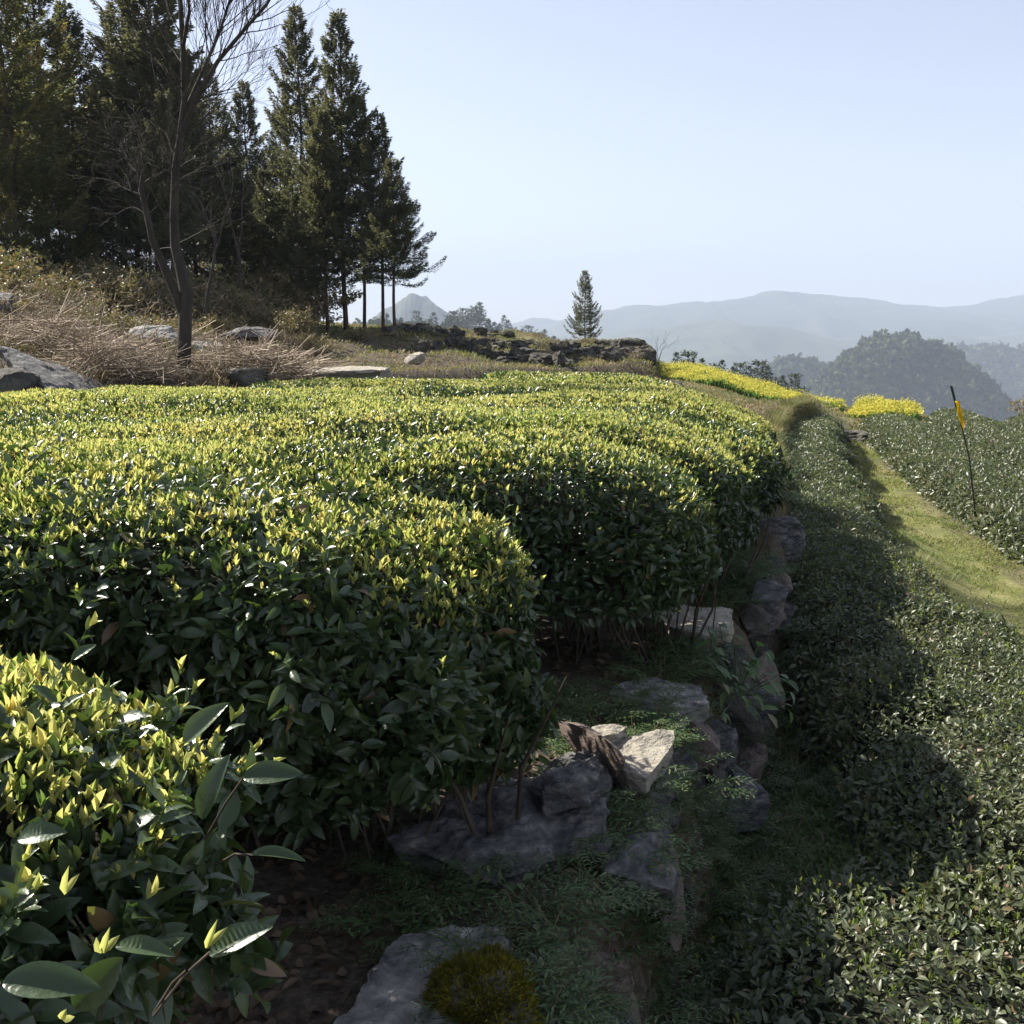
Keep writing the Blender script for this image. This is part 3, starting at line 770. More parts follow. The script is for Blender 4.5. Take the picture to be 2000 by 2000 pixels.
rock_thing('flat_stone', slab_pts([(1255, 1200), (1320, 1180), (1430, 1190), (1425, 1222), (1380, 1240), (1330, 1232)], .06, .3, .05), M['stone_pale'],
           'sunlit buff stone seen in the gap under the tea hedge', seed=8, amp=.008, fr=8)
rock_thing('wall_stone', slab_pts([(1180, 1500), (1310, 1445), (1300, 1500), (1262, 1540), (1215, 1540)], .055, .42, .02), M['stone_dark'],
           'dark upright stone carrying the bright cream slab', seed=15, amp=.014, fr=8)
# the wall below the edge
rsw = np.random.RandomState(5)
wall_lab = ['brown grey wall stone below the cream slab', 'wall stone low in the slope under the large dark layered stone', 'dark stone in the wall at the bottom margin beside the mossy lump', 'wall stone under the sunlit buff stone', 'rough wall stone below the flat shaded stone',
            'tall rock in the wall under the hedge end', 'wall stone far along the drop below the hedges', 'block in the wall halfway between the hedge end and the far rocks']
for k, (y, dz, w, mt) in enumerate([(3.35, -.42, .26, 'stone_rough'), (2.55, -.40, .27, 'stone_red'), (2.05, -.32, .25, 'stone_dark'), (4.9, -.32, .28, 'stone_rough'), (4.1, -.36, .25, 'stone_dark'), (5.9, -.3, .22, 'stone_rough')]):
    c = np.array([edge_x(y) + .05, y, dz]); pts = c + (rsw.rand(14, 3) - .5) * 2 * np.array([w * .55, w, w * 1.0])
    rock_thing('wall_stone', pts, M[mt], wall_lab[k], seed=20 + k, amp=.02, fr=6, sub=3)
for k, (px_, py_, z_, w, lb) in enumerate([(1120, 1740, -.12, .13, 'blocky wall stone right of the seedlings, under the large dark layered stone'), (1235, 1680, -.30, .15, 'wall stone standing under the cream slab stack'),
        (1290, 1590, -.14, .10, 'small wall stone right of the cream slab'), (1150, 1930, -.16, .12, 'wall stone right of the mossy lump at the bottom margin'), (1265, 1860, -.45, .16, 'sunken wall stone low in the drop at the bottom'),
        (1380, 1450, -.28, .16, 'wall stone among herbs right of the bright slab'), (1470, 1190, -.15, .2, 'tall wall rock right of the sunlit buff stone'), (1400, 1310, -.12, .12, 'wall stone beside the creeper'), (1510, 1060, -.12, .28, 'steep wall rock under the right end of the hedges')]):
    c = on(px_, py_, z_); pts = c + (rsw.rand(16, 3) - .5) * 2 * np.array([w, w, w * 1.3]); pts[:, 2] -= w * .4
    rock_thing('wall_stone', pts, M[['stone_red', 'stone_rough', 'stone_dark'][k % 3]], lb, seed=60 + k, amp=.012, fr=8)
zones_ = [(2.6, 'near the mossy lump'), (3.3, 'by the large dark layered stone'), (4.1, 'below the bright cream slab'), (5.0, 'below the flat shaded stone'), (9, 'past the sunlit buff stone')]
for k in range(22):
    y_ = 1.95 + k * .24 + rsw.uniform(-.05, .05); w = rsw.uniform(.08, .17); z_ = rsw.choice([-.10, -.28, -.48]) + rsw.uniform(-.08, .08)
    c = np.array([edge_x(y_) + .10 + .24 * (-z_), y_, z_]); pts = c + (rsw.rand(15, 3) - .5) * 2 * np.array([w * .9, w * 1.5, w])
    zn = [b_ for a, b_ in zones_ if y_ < a][0]
    rock_thing('wall_stone', pts, M[['stone_rough', 'stone_dark', 'stone_red'][k % 3]], ('rough block in the upper wall ' if z_ > -.25 else 'rough block halfway down the wall ' if z_ > -.48 else 'rough block at the foot of the wall ') + zn, group='rough blocks of the terrace wall', seed=90 + k, amp=.014, fr=9, sub=3)
# mossy lump: stone with moss tufts
mc = on(950, 1950, .07)
root = empty('mossy_stone', mc, 'round lump covered with yellow green moss at the bottom edge', 'stone')
g = Geo(); bm = bmesh.new(); bmesh.ops.create_icosphere(bm, subdivisions=4, radius=1)
Vb = np.array([v.co[:] for v in bm.verts]); Fb = np.array([[v.index for v in f.verts] for f in bm.faces]); bm.free()
Vm = Vb * np.array([.10, .115, .062]) * (1 + .42 * fbm(Vb[:, 0] * 1.4, Vb[:, 1] * 1.4, Vb[:, 2] * 1.4, 4, 4))[:, None]
g.add(Vm, Fb); obj('stone_body', g, M['stone_dark'], root)
rs = np.random.RandomState(8); n = 26000
k = rs.randint(0, len(Vm), n); k = k[Vm[k, 2] > -.03]; n = len(k); Nq = norm(Vm[k] / np.array([.105, .12, .085]) ** 2)
g = scatter(NEEDLE2, Vm[k] + rs.normal(size=(n, 3)) * .004, norm(Nq + rs.normal(size=(n, 3)) * .5), rs.normal(size=(n, 3)), rs.uniform(.005, .02, n) * (1 + .6 * vnoise(Vm[k, 0] * 40, Vm[k, 1] * 40, Vm[k, 2] * 40)), .0035, rs.rand(n))
obj('moss', g, M['moss'], root)

# boulders on the left bank and the pale flat rocks
def bank_rock(px, py, Y, w, h, d, mat, label, seed, sub=4, rz=0):
    c = at(px, py, Y); rs_ = np.random.RandomState(seed)
    q = (rs_.rand(18, 3) - .5) * 2; q = q / np.maximum(np.max(np.abs(q), 1, keepdims=True), .55)
    q = q * np.array([w / 2, d / 2, h / 2]); ca, sa = math.cos(rz), math.sin(rz)
    q = np.c_[q[:, 0] * ca - q[:, 2] * sa, q[:, 1], q[:, 0] * sa + q[:, 2] * ca]
    return rock_thing('boulder', q + c, mat, label, 'boulder', 'boulders on the bank behind the tea field', sub, .035, 2.5, seed)
bank_rock(120, 742, 12.0, 1.35, .34, 1.0, M['stone_dark'], 'long dark boulder sloping down behind the left end of the tea field', 31, rz=-.32)
bank_rock(15, 755, 11.2, .55, .34, .8, M['stone_rough'], 'square topped dark rock at the left margin behind the tea', 32)
bank_rock(20, 725, 12.5, .6, .22, .8, M['stone_dark'], 'low dark rock at the left margin above the square topped rock', 33)
bank_rock(660, 733, 14.6, 1.35, .20, 1.5, M['stone_pale'], 'broad pale flat rock at the far edge of the tea, below the conifer trunks', 34)
bank_rock(480, 738, 13.6, .55, .22, .7, M['stone_rough'], 'small grey rock right of the bare tree foot', 35)
bank_rock(312, 660, 16.2, .75, .40, .9, M['stone'], 'rounded grey boulder left of the bare tree trunk', 36)
bank_rock(490, 652, 18, .8, .22, .9, M['stone_dark'], 'dark low boulder in the brush right of the bare tree', 37)
bank_rock(400, 680, 16.5, .75, .14, .9, M['stone'], 'flat grey rock just right of the bare tree trunk', 38)
bank_rock(808, 700, 17.5, .36, .16, .4, M['stone_pale'], 'small whitish boulder under the outermost conifers', 39)
bank_rock(-5, 600, 17, .55, .45, .6, M['stone_dark'], 'dark boulder half cut by the left margin above the brush', 40)

# ------------------------------------------------------------------ conifers
def conifer(rs, H, R0, h0, nbr=210, k_needle=100, top_pow=1.0, nl=.13, droop=.25, tw=1.0):
    gt, gn = Geo(), Geo()
    zz = np.linspace(0, H, 14); wob = np.c_[.05 * np.sin(zz * .9 + rs.rand() * 6), .05 * np.cos(zz * .7 + rs.rand() * 6), zz]
    wob[0, :2] = 0
    tube(gt, wob, np.interp(zz, [0, H], [.085, .012]) * tw * (H / 9), 7)
    kt = 60; zt_ = H - .9 * rs.rand(kt) ** 1.4 + .04; at_ = rs.uniform(0, 6.3, kt); ot = np.c_[np.cos(at_), np.sin(at_), 0 * at_]
    gn.merge(scatter(NEEDLE2, np.c_[wob[-1, 0] + 0 * zt_, wob[-1, 1] + 0 * zt_, zt_], norm(ot * rs.uniform(.25, .9, (kt, 1)) + [0, 0, 1]), ot, nl * rs.uniform(.6, 1.2, kt) * np.interp(H - zt_, [0, .9], [.7, 1.5]), nl * .28, rs.rand(kt)))
    t = np.sort(rs.rand(nbr) ** .9) * .985
    h = h0 + (H - h0) * t
    ang = np.arange(nbr) * 2.39996 + rs.normal(size=nbr) * .35
    Lb = R0 * (1 - t) ** top_pow * rs.uniform(.35, 1.45, nbr) + .09
    Lb = Lb * np.where(t < .12, .8, 1)
    P = []; Dn = []; Nn = []; Ln = []; rr = []; Pb = []; Qb = []
    for b_ in range(nbr):
        out_ = np.array([math.cos(ang[b_]), math.sin(ang[b_]), 0])
        sidev = np.array([-out_[1], out_[0], 0])
        L = Lb[b_]; rise = np.interp(t[b_], [0, .6, 1], [-.05, .25, .9])
        def bp(u): return np.array([0, 0, h[b_]]) + out_ * (L * u)[:, None] + np.array([0, 0, 1]) * (L * (rise * u - droop * u * (1 - u) * 2 + .18 * u ** 3))[:, None]
        uu = np.linspace(0, 1, 5); pts = bp(uu)
        for q in range(4): Pb.append(pts[q]); Qb.append(pts[q + 1])
        k = max(9, int(k_needle * (L / R0) ** .8))
        u = rs.uniform(.12, 1.0, k) ** .75
        c = bp(u)
        side = rs.choice([-1, 1], k); sl = (1 - u) * .42 * L * rs.rand(k) + .02
        c = c + sidev * (side * sl)[:, None] + out_ * (sl * .7)[:, None]
        c[:, 2] += rs.normal(size=k) * .035 - sl * .15
        d = norm(out_ * .9 + sidev * (side * rs.uniform(.2, 1.1, k))[:, None] + rs.normal(size=(k, 3)) * .28 + np.array([0, 0, .22]))
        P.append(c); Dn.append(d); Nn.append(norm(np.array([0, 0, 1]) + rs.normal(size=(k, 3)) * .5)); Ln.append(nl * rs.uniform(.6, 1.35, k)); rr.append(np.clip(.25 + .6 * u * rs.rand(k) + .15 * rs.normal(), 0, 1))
    P = np.concatenate(P); Dn = np.concatenate(Dn); Nn = np.concatenate(Nn); Ln = np.concatenate(Ln); rr = np.concatenate(rr)
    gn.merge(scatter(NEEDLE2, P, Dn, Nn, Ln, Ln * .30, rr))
    sticks(gt, np.array(Pb), np.array(Qb), .012, .5)
    return gt, gn

def protos(specs):
    out_ = []
    for kw in specs:
        kw = dict(kw); seed = kw.pop('seed'); rusty = kw.pop('rusty', False)
        gt, gn = conifer(np.random.RandomState(seed), **kw)
        root = empty('conifer', (0, 0, 0), 'conifer', 'tree')
        a = obj('trunk', gt, M['conifer_bark'], root); c = obj('crown', gn, M['conifer_rusty_lit' if rusty else 'conifer'], root)
        out_.append([root, [a, c], kw['H'], False])
    return out_
PR = protos([dict(seed=1, H=9, R0=1.6875, h0=2.8, nbr=190, k_needle=330, nl=.125), dict(seed=2, H=9, R0=2, h0=3.0, nbr=190, k_needle=330, nl=.125), dict(seed=3, H=9, R0=1.5, h0=2.4, nbr=200, k_needle=330, nl=.125),
             dict(seed=4, H=9, R0=1.9375, h0=.5, nbr=225, k_needle=330, nl=.125, rusty=True), dict(seed=5, H=9, R0=2.125, h0=.4, nbr=235, k_needle=330, nl=.125, rusty=True),
             dict(seed=16, H=9, R0=2.3, h0=.9, nbr=170, k_needle=170, nl=.24, droop=.4, top_pow=.75)])
GCON = 'conifers of the wood on the left slope'
def plant_conifer(px, toppy, Y, kind, label, rz, widen=1.0, group=GCON, base=None):
    tx = at(px, toppy, Y); x = at(px, 650, Y)[0]
    zb = float(height(np.array([x]), np.array([Y]))[0]) - .05 if base is None else base
    H = tx[2] - zb
    e = PR[kind]; s = H / e[2]
    place(e[0], e[1], (x, Y, zb), rz, (s * widen, s * widen, s), label, group, first=not e[3]); e[3] = True
T = [  # px, top py, distance, kind, widen, label
    (598, 14, 30, 0, .85, 'tall narrow conifer, left one of the two tallest tips at the right of the wood'),
    (676, 24, 28, 2, .95, 'tall conifer with the right one of the two highest tips, before the open sky'),
    (712, 190, 29, 1, .9, 'conifer filling the shoulder just right of the tallest right tip'),
    (748, 222, 27, 0, .95, 'slender trunked conifer next to the outermost one at the right'),
    (772, 310, 26, 1, 1.15, 'outermost conifer of the wood at the right, branches reaching into open sky'),
    (640, 215, 27, 2, 1.0, 'conifer standing in front between the two tallest right tips'),
    (560, 215, 33, 1, .9, 'conifer behind and left of the tall narrow conifer'),
    (495, 160, 36, 0, .9, 'thin topped conifer in the dip of the skyline right of the bare tree'),
    (528, 330, 31, 1, 1.0, 'shorter conifer in the dip of the skyline below the thin topped one'),
    (430, 118, 34, 1, .95, 'conifer directly right of the bare tree trunk, behind its branches'),
    (385, 95, 30, 2, 1.0, 'conifer behind the bare tree crown'),
    (465, 300, 30, 0, 1.1, 'low dark conifer between bare tree and the skyline dip'),
    (322, -130, 27, 2, 1.15, 'tall conifer cut by the top margin behind the bare tree'),
    (275, -100, 29, 1, .9, 'conifer cut by the top margin left of the bare tree'),
    (345, 180, 25, 1, .9, 'mid height conifer behind the left stem of the bare tree'),
    (232, 240, 31, 1, .9, 'lower conifer in the gap of the skyline left of the bare tree'),
    (168, 5, 30, 0, 1.05, 'dark conifer whose tip nearly touches the top margin at the left'),
    (110, -140, 28, 3, .95, 'tall rust tinged conifer second from the left margin'),
    (45, -160, 25, 3, 1.0, 'tall rust tinged conifer at the left margin in full sun'),
    (-30, -150, 28, 4, .95, 'rust tinged conifer half cut by the left margin'),
    (130, 180, 26, 4, .8, 'bushy rust coloured conifer in front at the left'),
    (20, 250, 24, 4, .8, 'short rust coloured conifer low at the left margin'),
    (205, 330, 27, 1, .9, 'short dark conifer above the brush left of the bare tree'),
    (300, 320, 29, 1, 1.0, 'short dark conifer behind the fork of the bare tree'),
    (590, 380, 29, 1, 1.0, 'short conifer low between the trunks of the right group'),
    (400, 380, 33, 1, 1.1, 'short dark conifer deep behind the bare tree'),
    (-110, -100, 27, 4, 1, 'rust tinged conifer just outside the left margin'),
]
for k, (px, tp, Yd, kd, wd, lb) in enumerate(T): plant_conifer(px, tp, Yd, kd, lb, k * 1.7, wd)
# deeper trees that darken the wood behind
for k, (px, tp, Yd) in enumerate([(90, 60, 36), (200, 200, 38), (250, 120, 37), (350, 60, 38), (420, 250, 39), (510, 330, 40), (570, 350, 38), (620, 300, 36), (0, 0, 36), (150, 140, 40), (300, 240, 41), (460, 360, 35), (540, 420, 34)]):
    plant_conifer(px, tp, Yd, 1 + (k % 2), 'dark conifer deep inside the wood behind the front trees', k * 2.1, 1.1)
# lone conifer
plant_conifer(1142, 530, 46, 5, 'lone dark conifer standing on the rocky knoll against the hazy mountains', .4, .88, group=None, base=float(height(np.array([at(1142, 660, 46)[0]]), np.array([46.]))[0]))
# small conifers on the slope beyond the rape field and far row on the ridge
gt, gn = conifer(np.random.RandomState(9), 9, 2.0, 1.0, nbr=90, k_needle=26, nl=.5)
fr_ = empty('far_conifer', (0, 0, 0), 'hazy conifer', 'tree'); fk = [obj('trunk', gt, M['conifer_bark'], fr_), obj('crown', gn, M['far_tree'], fr_)]
gt, gn = conifer(np.random.RandomState(10), 9, 2.7, 1.5, nbr=80, k_needle=30, nl=.6, top_pow=.5, droop=.1)
fr2 = empty('far_conifer', (0, 0, 0), 'hazy conifer', 'tree'); fk2 = [obj('trunk', gt, M['conifer_bark'], fr2), obj('crown', gn, M['far_tree'], fr2)]
used = [False, False]
rs = np.random.RandomState(12)
cr = np.array(sc([(740, 608), (790, 590), (830, 598), (860, 588), (900, 575), (930, 590), (965, 600), (1000, 620), (1040, 625), (1080, 645), (1120, 655), (1180, 668)]))
for k in range(62):
    px = 765 + k * 7.4 + rs.uniform(-4, 4)
    top = np.interp(px, cr[:, 0], cr[:, 1]) + rs.uniform(-6, 26)
    D_ = rs.uniform(560, 620); tpz = at(px, top, D_); hgt = rs.uniform(15, 21); w = rs.uniform(.85, 1.4)
    c = int(rs.rand() < .4); rt, kd_ = ((fr_, fk), (fr2, fk2))[c]
    s = hgt / 9
    place(rt, kd_, (tpz[0], D_, tpz[2] - hgt), rs.rand() * 6, (s * w, s * w, s), 'hazy grey conifer in the row along the far ridge left of the lone conifer', 'conifers along the far ridge', first=not used[c]); used[c] = True
for k, (px, top, D_, hgt) in enumerate([(1320, 690, 120, 5), (1345, 690, 125, 7), (1372, 702, 120, 5), (1395, 712, 118, 4), (1432, 718, 150, 6), (1446, 712, 150, 7), (1462, 716, 150, 6), (1482, 708, 160, 8), (1500, 716, 160, 7), (1515, 738, 140, 4), (1530, 735, 140, 5), (1553, 733, 140, 6), (1410, 705, 170, 7)]):
    c = k % 2; rt, kd_ = ((fr_, fk), (fr2, fk2))[c]; tpz = at(px, top, D_); s = hgt / 9
    place(rt, kd_, (tpz[0], D_, tpz[2] - hgt), k, s, 'small conifer rising behind the yellow rape field', 'small conifers behind the rape field')

# ------------------------------------------------------------------ bare trees
def grow(g, p, d, L, r, depth, rs, spread=.55, upb=.12, seg=5, r2=.62, kids=(2, 4), k=6, rmin=.0018):
    pts = [p]; dd = d.copy()
    for s in range(seg):
        dd = norm(dd + rs.normal(size=3) * .11 + np.array([0, 0, upb * .25])); pts.append(pts[-1] + dd * L / seg)
    rad = np.linspace(r, max(r * .55, rmin), seg + 1)
    tube(g, pts, rad, k if r > .01 else 3)
    if depth == 0: return
    n = rs.randint(kids[0], kids[1] + 1)
    for q in range(n):
        t = rs.uniform(.35, 1.0) if q else 1.0
        i_ = min(seg, int(t * seg)); base = pts[i_]
        ax = norm(np.cross(dd, rs.normal(size=3)))
        nd = norm(dd * 1.0 + ax * spread * rs.uniform(.5, 1.3) + np.array([0, 0, upb]))
        grow(g, base, nd, L * rs.uniform(.62, .85), max(rad[i_] * rs.uniform(.5, .75) if q else rad[i_] * .85, rmin), depth - 1, rs, spread, upb, seg, r2, kids, k, rmin)

BT = 13.4
bx = at(356, 745, BT)
root = empty('bare_tree', (bx[0], BT, bx[2] - .35), 'bare leafless tree with a forked dark trunk standing behind the tea field', 'tree')
off = np.array(root.location)
rs = np.random.RandomState(42)
def pt(px, py, dy=0): return at(px, py, BT + dy) - off
gt = Geo(); gb = Geo()
main = [pt(358, 800), pt(356, 745), pt(360, 690), pt(362, 620), pt(364, 570), pt(352, 520, .05), pt(342, 480, .1), pt(340, 420, .1), pt(343, 330, .1), pt(352, 270, .1), pt(360, 200, .1), pt(358, 100, .1), pt(352, 0, .1), pt(350, -150, .1), pt(345, -300, .1)]
tube(gt, main, [.12, .095, .088, .085, .085, .072, .062, .056, .052, .048, .04, .034, .03, .022, .012], 10)
st2 = [pt(356, 610), pt(345, 580, -.05), pt(320, 520, -.1), pt(298, 470, -.15), pt(285, 410, -.2), pt(275, 370, -.2), pt(280, 335, -.2)]
tube(gt, st2, [.06, .055, .048, .042, .036, .03, .022], 8)
up_r = [pt(352, 262, .1), pt(385, 190, 0), pt(425, 120, -.1), pt(475, 60, -.1), pt(520, 10, -.1), pt(560, -60, -.1), pt(600, -140, -.1)]
tube(gb, up_r, [.036, .03, .026, .022, .018, .013, .008], 7)
up_r2 = [pt(356, 230, .1), pt(400, 130, .3), pt(430, 60, .4), pt(455, -20, .4), pt(470, -120, .4)]
tube(gb, up_r2, [.03, .024, .019, .014, .01], 6)
up_l = [pt(358, 90, .1), pt(370, 20, -.3), pt(360, -60, -.4), pt(340, -160, -.5)]
tube(gb, up_l, [.024, .018, .013, .009], 6)
def along(line, n, L, r, depth, spread=.8, side=None, upb=.2):
    line = np.array(line)
    for q in range(n):
        t = rs.uniform(.15, 1) * (len(line) - 1); i_ = int(min(t, len(line) - 2)); f = t - i_
        p0 = line[i_] * (1 - f) + line[i_ + 1] * f; d0 = norm(line[i_ + 1] - line[i_])
        ax = norm(np.cross(d0, rs.normal(size=3)))
        if side is not None: ax = norm(ax + np.array(side))
        grow(gb, p0, norm(d0 * .8 + ax * spread), L * rs.uniform(.7, 1.2), r, depth, rs, .5, upb)
along(up_r, 22, .7, .009, 4, .6, upb=.2)
along(up_r2, 14, .8, .009, 3, .6, upb=.2)
along(up_l, 8, .7, .008, 3, .6, upb=.2)
along(main[8:], 24, .8, .009, 3, .9, upb=.1)
along(main[5:10], 9, .55, .008, 3, 1.2, upb=.02)
along(st2[3:], 16, .5, .008, 3, 1.2, upb=.05)
obj('trunk', gt, M['bark'], root); obj('branches', gb, M['bark'], root)
# a second bare tree behind at left, thin
def bare_tree(px, py, Y, H, label, seed, r=.05, group=None, depth=5, mat='bark', spread=.5, zb=None):
    b_ = at(px, py, Y); rt = empty('bare_tree', (b_[0], Y, b_[2] if zb is None else zb), label, 'tree', group)
    g_ = Geo(); rs_ = np.random.RandomState(seed)
    grow(g_, np.array([0, 0, -.1]), np.array([0, 0, 1.]), H * .36, r, depth, rs_, spread, .18, 5, kids=(2, 3))
    obj('branches', g_, M[mat], rt); return rt
bare_tree(1284, 712, 58, 2.3, 'small bare tree with a round open crown right of the lone conifer', 7, .03, spread=.75)
bare_tree(240, 500, 27, 7.5, 'thin bare tree rising in the skyline gap left of the forked bare tree', 8, .06, 'thin bare trees among the conifers')
bare_tree(470, 560, 24, 5.5, 'thin bare tree right of the forked bare tree, before the dark conifers', 9, .045, 'thin bare trees among the conifers')
bare_tree(400, 600, 20, 4.0, 'low spreading bare tree close behind the forked bare trunk', 10, .04, 'thin bare trees among the conifers')

# ------------------------------------------------------------------ scrub on the left slope
def bush(rs, H, Rr, nst, nleaf, leaf=.06, kind='leafy', arch=.6):
    gt, gl = Geo(), Geo()
    P0, P1, LP, LD = [], [], [], []
    for q in range(nst):
        a = rs.uniform(0, 2 * math.pi); h = H * rs.uniform(.45, 1.1); rr = Rr * rs.uniform(.3, 1.1)
        o_ = np.array([math.cos(a), math.sin(a), 0]); st = rs.normal(size=3) * .12 * Rr; st[2] = -.05
        u = np.linspace(0, 1, 7)
        pts = st + o_ * (rr * u ** 1.4)[:, None] + np.array([0, 0, 1]) * (h * (u - arch * u ** 3 * .6))[:, None] + np.cumsum(rs.normal(size=(7, 3)) * .02, 0)
        for w in range(6): P0.append(pts[w]); P1.append(pts[w + 1])
        for w in range(5):
            i_ = rs.randint(2, 7); e = pts[i_] + norm(rs.normal(size=3) + [0, 0, .4]) * rs.uniform(.1, .35) * H * .6
            P0.append(pts[i_]); P1.append(e)
            m_ = nleaf // 6
            f = rs.rand(m_, 1); LP.append(pts[i_] * (1 - f) + e * f + rs.normal(size=(m_, 3)) * .03)
        m_ = nleaf // 4; f = rs.uniform(.25, 1, m_) * 5.99; i_ = f.astype(int); f = (f - i_)[:, None]
        LP.append(pts[i_] * (1 - f) + pts[i_ + 1] * f + rs.normal(size=(m_, 3)) * .04)
    sticks(gt, np.array(P0), np.array(P1), rs.uniform(.003, .007, len(P0)), rs.rand(len(P0)))
    if nleaf:
        LP = np.concatenate(LP); n = len(LP)
        gl.merge(scatter(LEAF_LO, LP, norm(rs.normal(size=(n, 3)) + [0, 0, .2]), norm(rs.normal(size=(n, 3)) + [0, 0, 1]), leaf * rs.uniform(.5, 1.3, n), leaf * .5 * rs.uniform(.6, 1.2, n), np.clip(rs.normal(size=n) * .25 + .5, 0, 1)))
    return gt, gl
def tuft(rs, n, H, spread, T=BLADE, w=.012):
    a = rs.uniform(0, 2 * math.pi, n); o_ = np.c_[np.cos(a), np.sin(a), 0 * a]
    P = o_ * (rs.rand(n, 1) ** .5 * spread * .35); D = norm(o_ * rs.uniform(.05, .8, (n, 1)) + [0, 0, 1])
    return scatter(T, P, D, norm(-o_ + [0, 0, .3]), H * rs.uniform(.5, 1.1, n), w, rs.rand(n))
BU = []
for seed, kw, lm, lab in [(1, dict(H=1.3, Rr=.9, nst=30, nleaf=84, leaf=.085), 'scrub', 'shrub'), (2, dict(H=.8, Rr=.9, nst=34, nleaf=60, leaf=.065), 'scrub', 'shrub'),
                          (3, dict(H=.8, Rr=1.0, nst=60, nleaf=0, arch=1.2), 'dry', 'dry'), (4, dict(H=1.7, Rr=1.0, nst=28, nleaf=96, leaf=.09), 'scrub', 'shrub'), (5, dict(H=1.5, Rr=1.0, nst=36, nleaf=10, leaf=.05), 'scrub', 'shrub')]:
    gt, gl = bush(np.random.RandomState(seed + 50), **kw)
    rt = empty('shrub' if kw['nleaf'] else 'dry_shrub', (0, 0, 0), lab, 'shrub'); ks = [obj('twigs', gt, M['dead'], rt)]
    if gl.n: ks.append(obj('leaves', gl, M[lm], rt))
    BU.append([rt, ks, False])
LB = ['leafy green and brown scrub bush on the slope below the conifers', 'low leafy bramble on the slope behind the tea field', 'tangle of dry leafless stalks on the slope behind the tea field', 'tall leafy bush at the foot of the conifers', 'sparse twiggy bush with few leaves on the left slope']
GB = ['leafy bushes on the left slope', 'low brambles on the left slope', 'dry stalk tangles on the left slope', 'tall bushes at the foot of the conifers', 'twiggy bushes on the left slope']
rs = np.random.RandomState(77)
def put_bush(x, y, kd, s, lab=None, grp=None):
    e = BU[kd]; z = float(height(np.array([x]), np.array([y]))[0])
    place(e[0], e[1], (x, y, z - .03), rs.rand() * 6.3, s, lab or LB[kd], grp or GB[kd], first=not e[2]); e[2] = True
cnt = 0
while cnt < 300:
    px = rs.uniform(-60, 620); Yd = 12.6 + 15 * rs.rand() ** 1.2 ; x = (px - 1000) / FPX * Yd * 1.01
    tb = beyond(np.array(x), np.array(Yd))
    if tb < 1.0: continue
    if abs(px - 356) < 40 and Yd < 15: continue
    r_ = rs.rand()
    if tb < 5.0: kd = 2 if r_ < .72 else 1; s = rs.uniform(.35, .7)
    elif tb < 9: kd = 1 if r_ < .3 else (0 if r_ < .5 else (2 if r_ < .85 else 4)); s = rs.uniform(.6, 1.0)
    else: kd = 3 if r_ < .45 else (0 if r_ < .75 else 4); s = rs.uniform(.8, 1.25)
    if px > 430: s *= .7
    put_bush(x, Yd, kd, s); cnt += 1
for q in range(34):
    px = rs.uniform(120, 600); Yd = rs.uniform(27, 36); put_bush((px - 1000) / FPX * Yd, Yd, 3, rs.uniform(1.0, 1.5))
# bushes beside the pale rock and under the wood
for px, Yd, kd, s, lb in [(1035, 30, 1, .45, None), (960, 34, 1, .4, None), (880, 33, 2, .4, None), (1110, 27, 2, .45, None), (1180, 26, 2, .5, None), (1225, 26, 2, .5, None), (700, 24, 1, .5, None), (640, 23, 2, .5, None), (790, 26, 1, .4, None), (1075, 26, 4, .5, None), (1150, 30, 1, .4, None)]:
    x = (px - 1000) / FPX * Yd; put_bush(x, Yd, kd, s, 'low dry bush between the dark rocks of the knoll', 'low bushes on the rocky knoll')
for q in range(70):
    px = rs.uniform(760, 1250); Yd = rs.uniform(20, 46); x = (px - 1000) / FPX * Yd
    if beyond(np.array(x), np.array(Yd)) > 1: put_bush(x, Yd, [1, 2, 1, 4][q % 4], rs.uniform(.2, .42), 'low dry bush between the dark rocks of the knoll', 'low bushes on the rocky knoll')
put_bush(12.9, 25.5, 3, .75, 'dark bush at the right margin beyond the last tea hedges', 'bushes at the right margin')

# piles of cut dead branches
def brush_pile(px, py, Y, w, h, d, n, label, seed, L=(.4, 1.2)):
    rs_ = np.random.RandomState(seed); c = at(px, py, Y); c[2] = float(height(np.array([c[0]]), np.array([Y]))[0])
    u = rs_.rand(n, 3); P = np.c_[(u[:, 0] - .5) * w, (u[:, 1] - .5) * d, u[:, 2] * h]
    P[:, 2] *= np.clip(1 - (2 * P[:, 0] / w) ** 2, .15, 1)
    D = norm(np.c_[rs_.normal(size=n), rs_.normal(size=n) * .7, rs_.normal(size=n) * .28 - .08])
    Ls = rs_.uniform(*L, n)[:, None]
    g_ = Geo(); sticks(g_, P - D * Ls / 2, P + D * Ls / 2, rs_.uniform(.003, .008, n), rs_.rand(n), sag=rs_.normal(size=(n, 3)) * .05)
    o = obj('brush_pile', g_, M['dead']); o.location = c; tag(o, label, 'brush pile', 'piles of cut dead branches'); return o
brush_pile(90, 690, 14.0, 2.4, .55, 1.6, 1100, 'wide pile of dead branches above the long dark boulder at the left', 1)
brush_pile(235, 715, 13.0, 1.3, .40, 1.2, 800, 'pile of dead branches just left of the bare tree foot', 2)
brush_pile(490, 715, 14.2, 1.7, .38, 1.4, 1100, 'pile of dead branches right of the bare tree foot', 3)
brush_pile(0, 640, 17.5, 2.4, .6, 1.8, 800, 'pile of pale dead stalks at the left margin below the wood', 4)
brush_pile(330, 620, 17, 1.6, .4, 1.4, 500, 'thin heap of dry stalks behind the bare tree', 5)

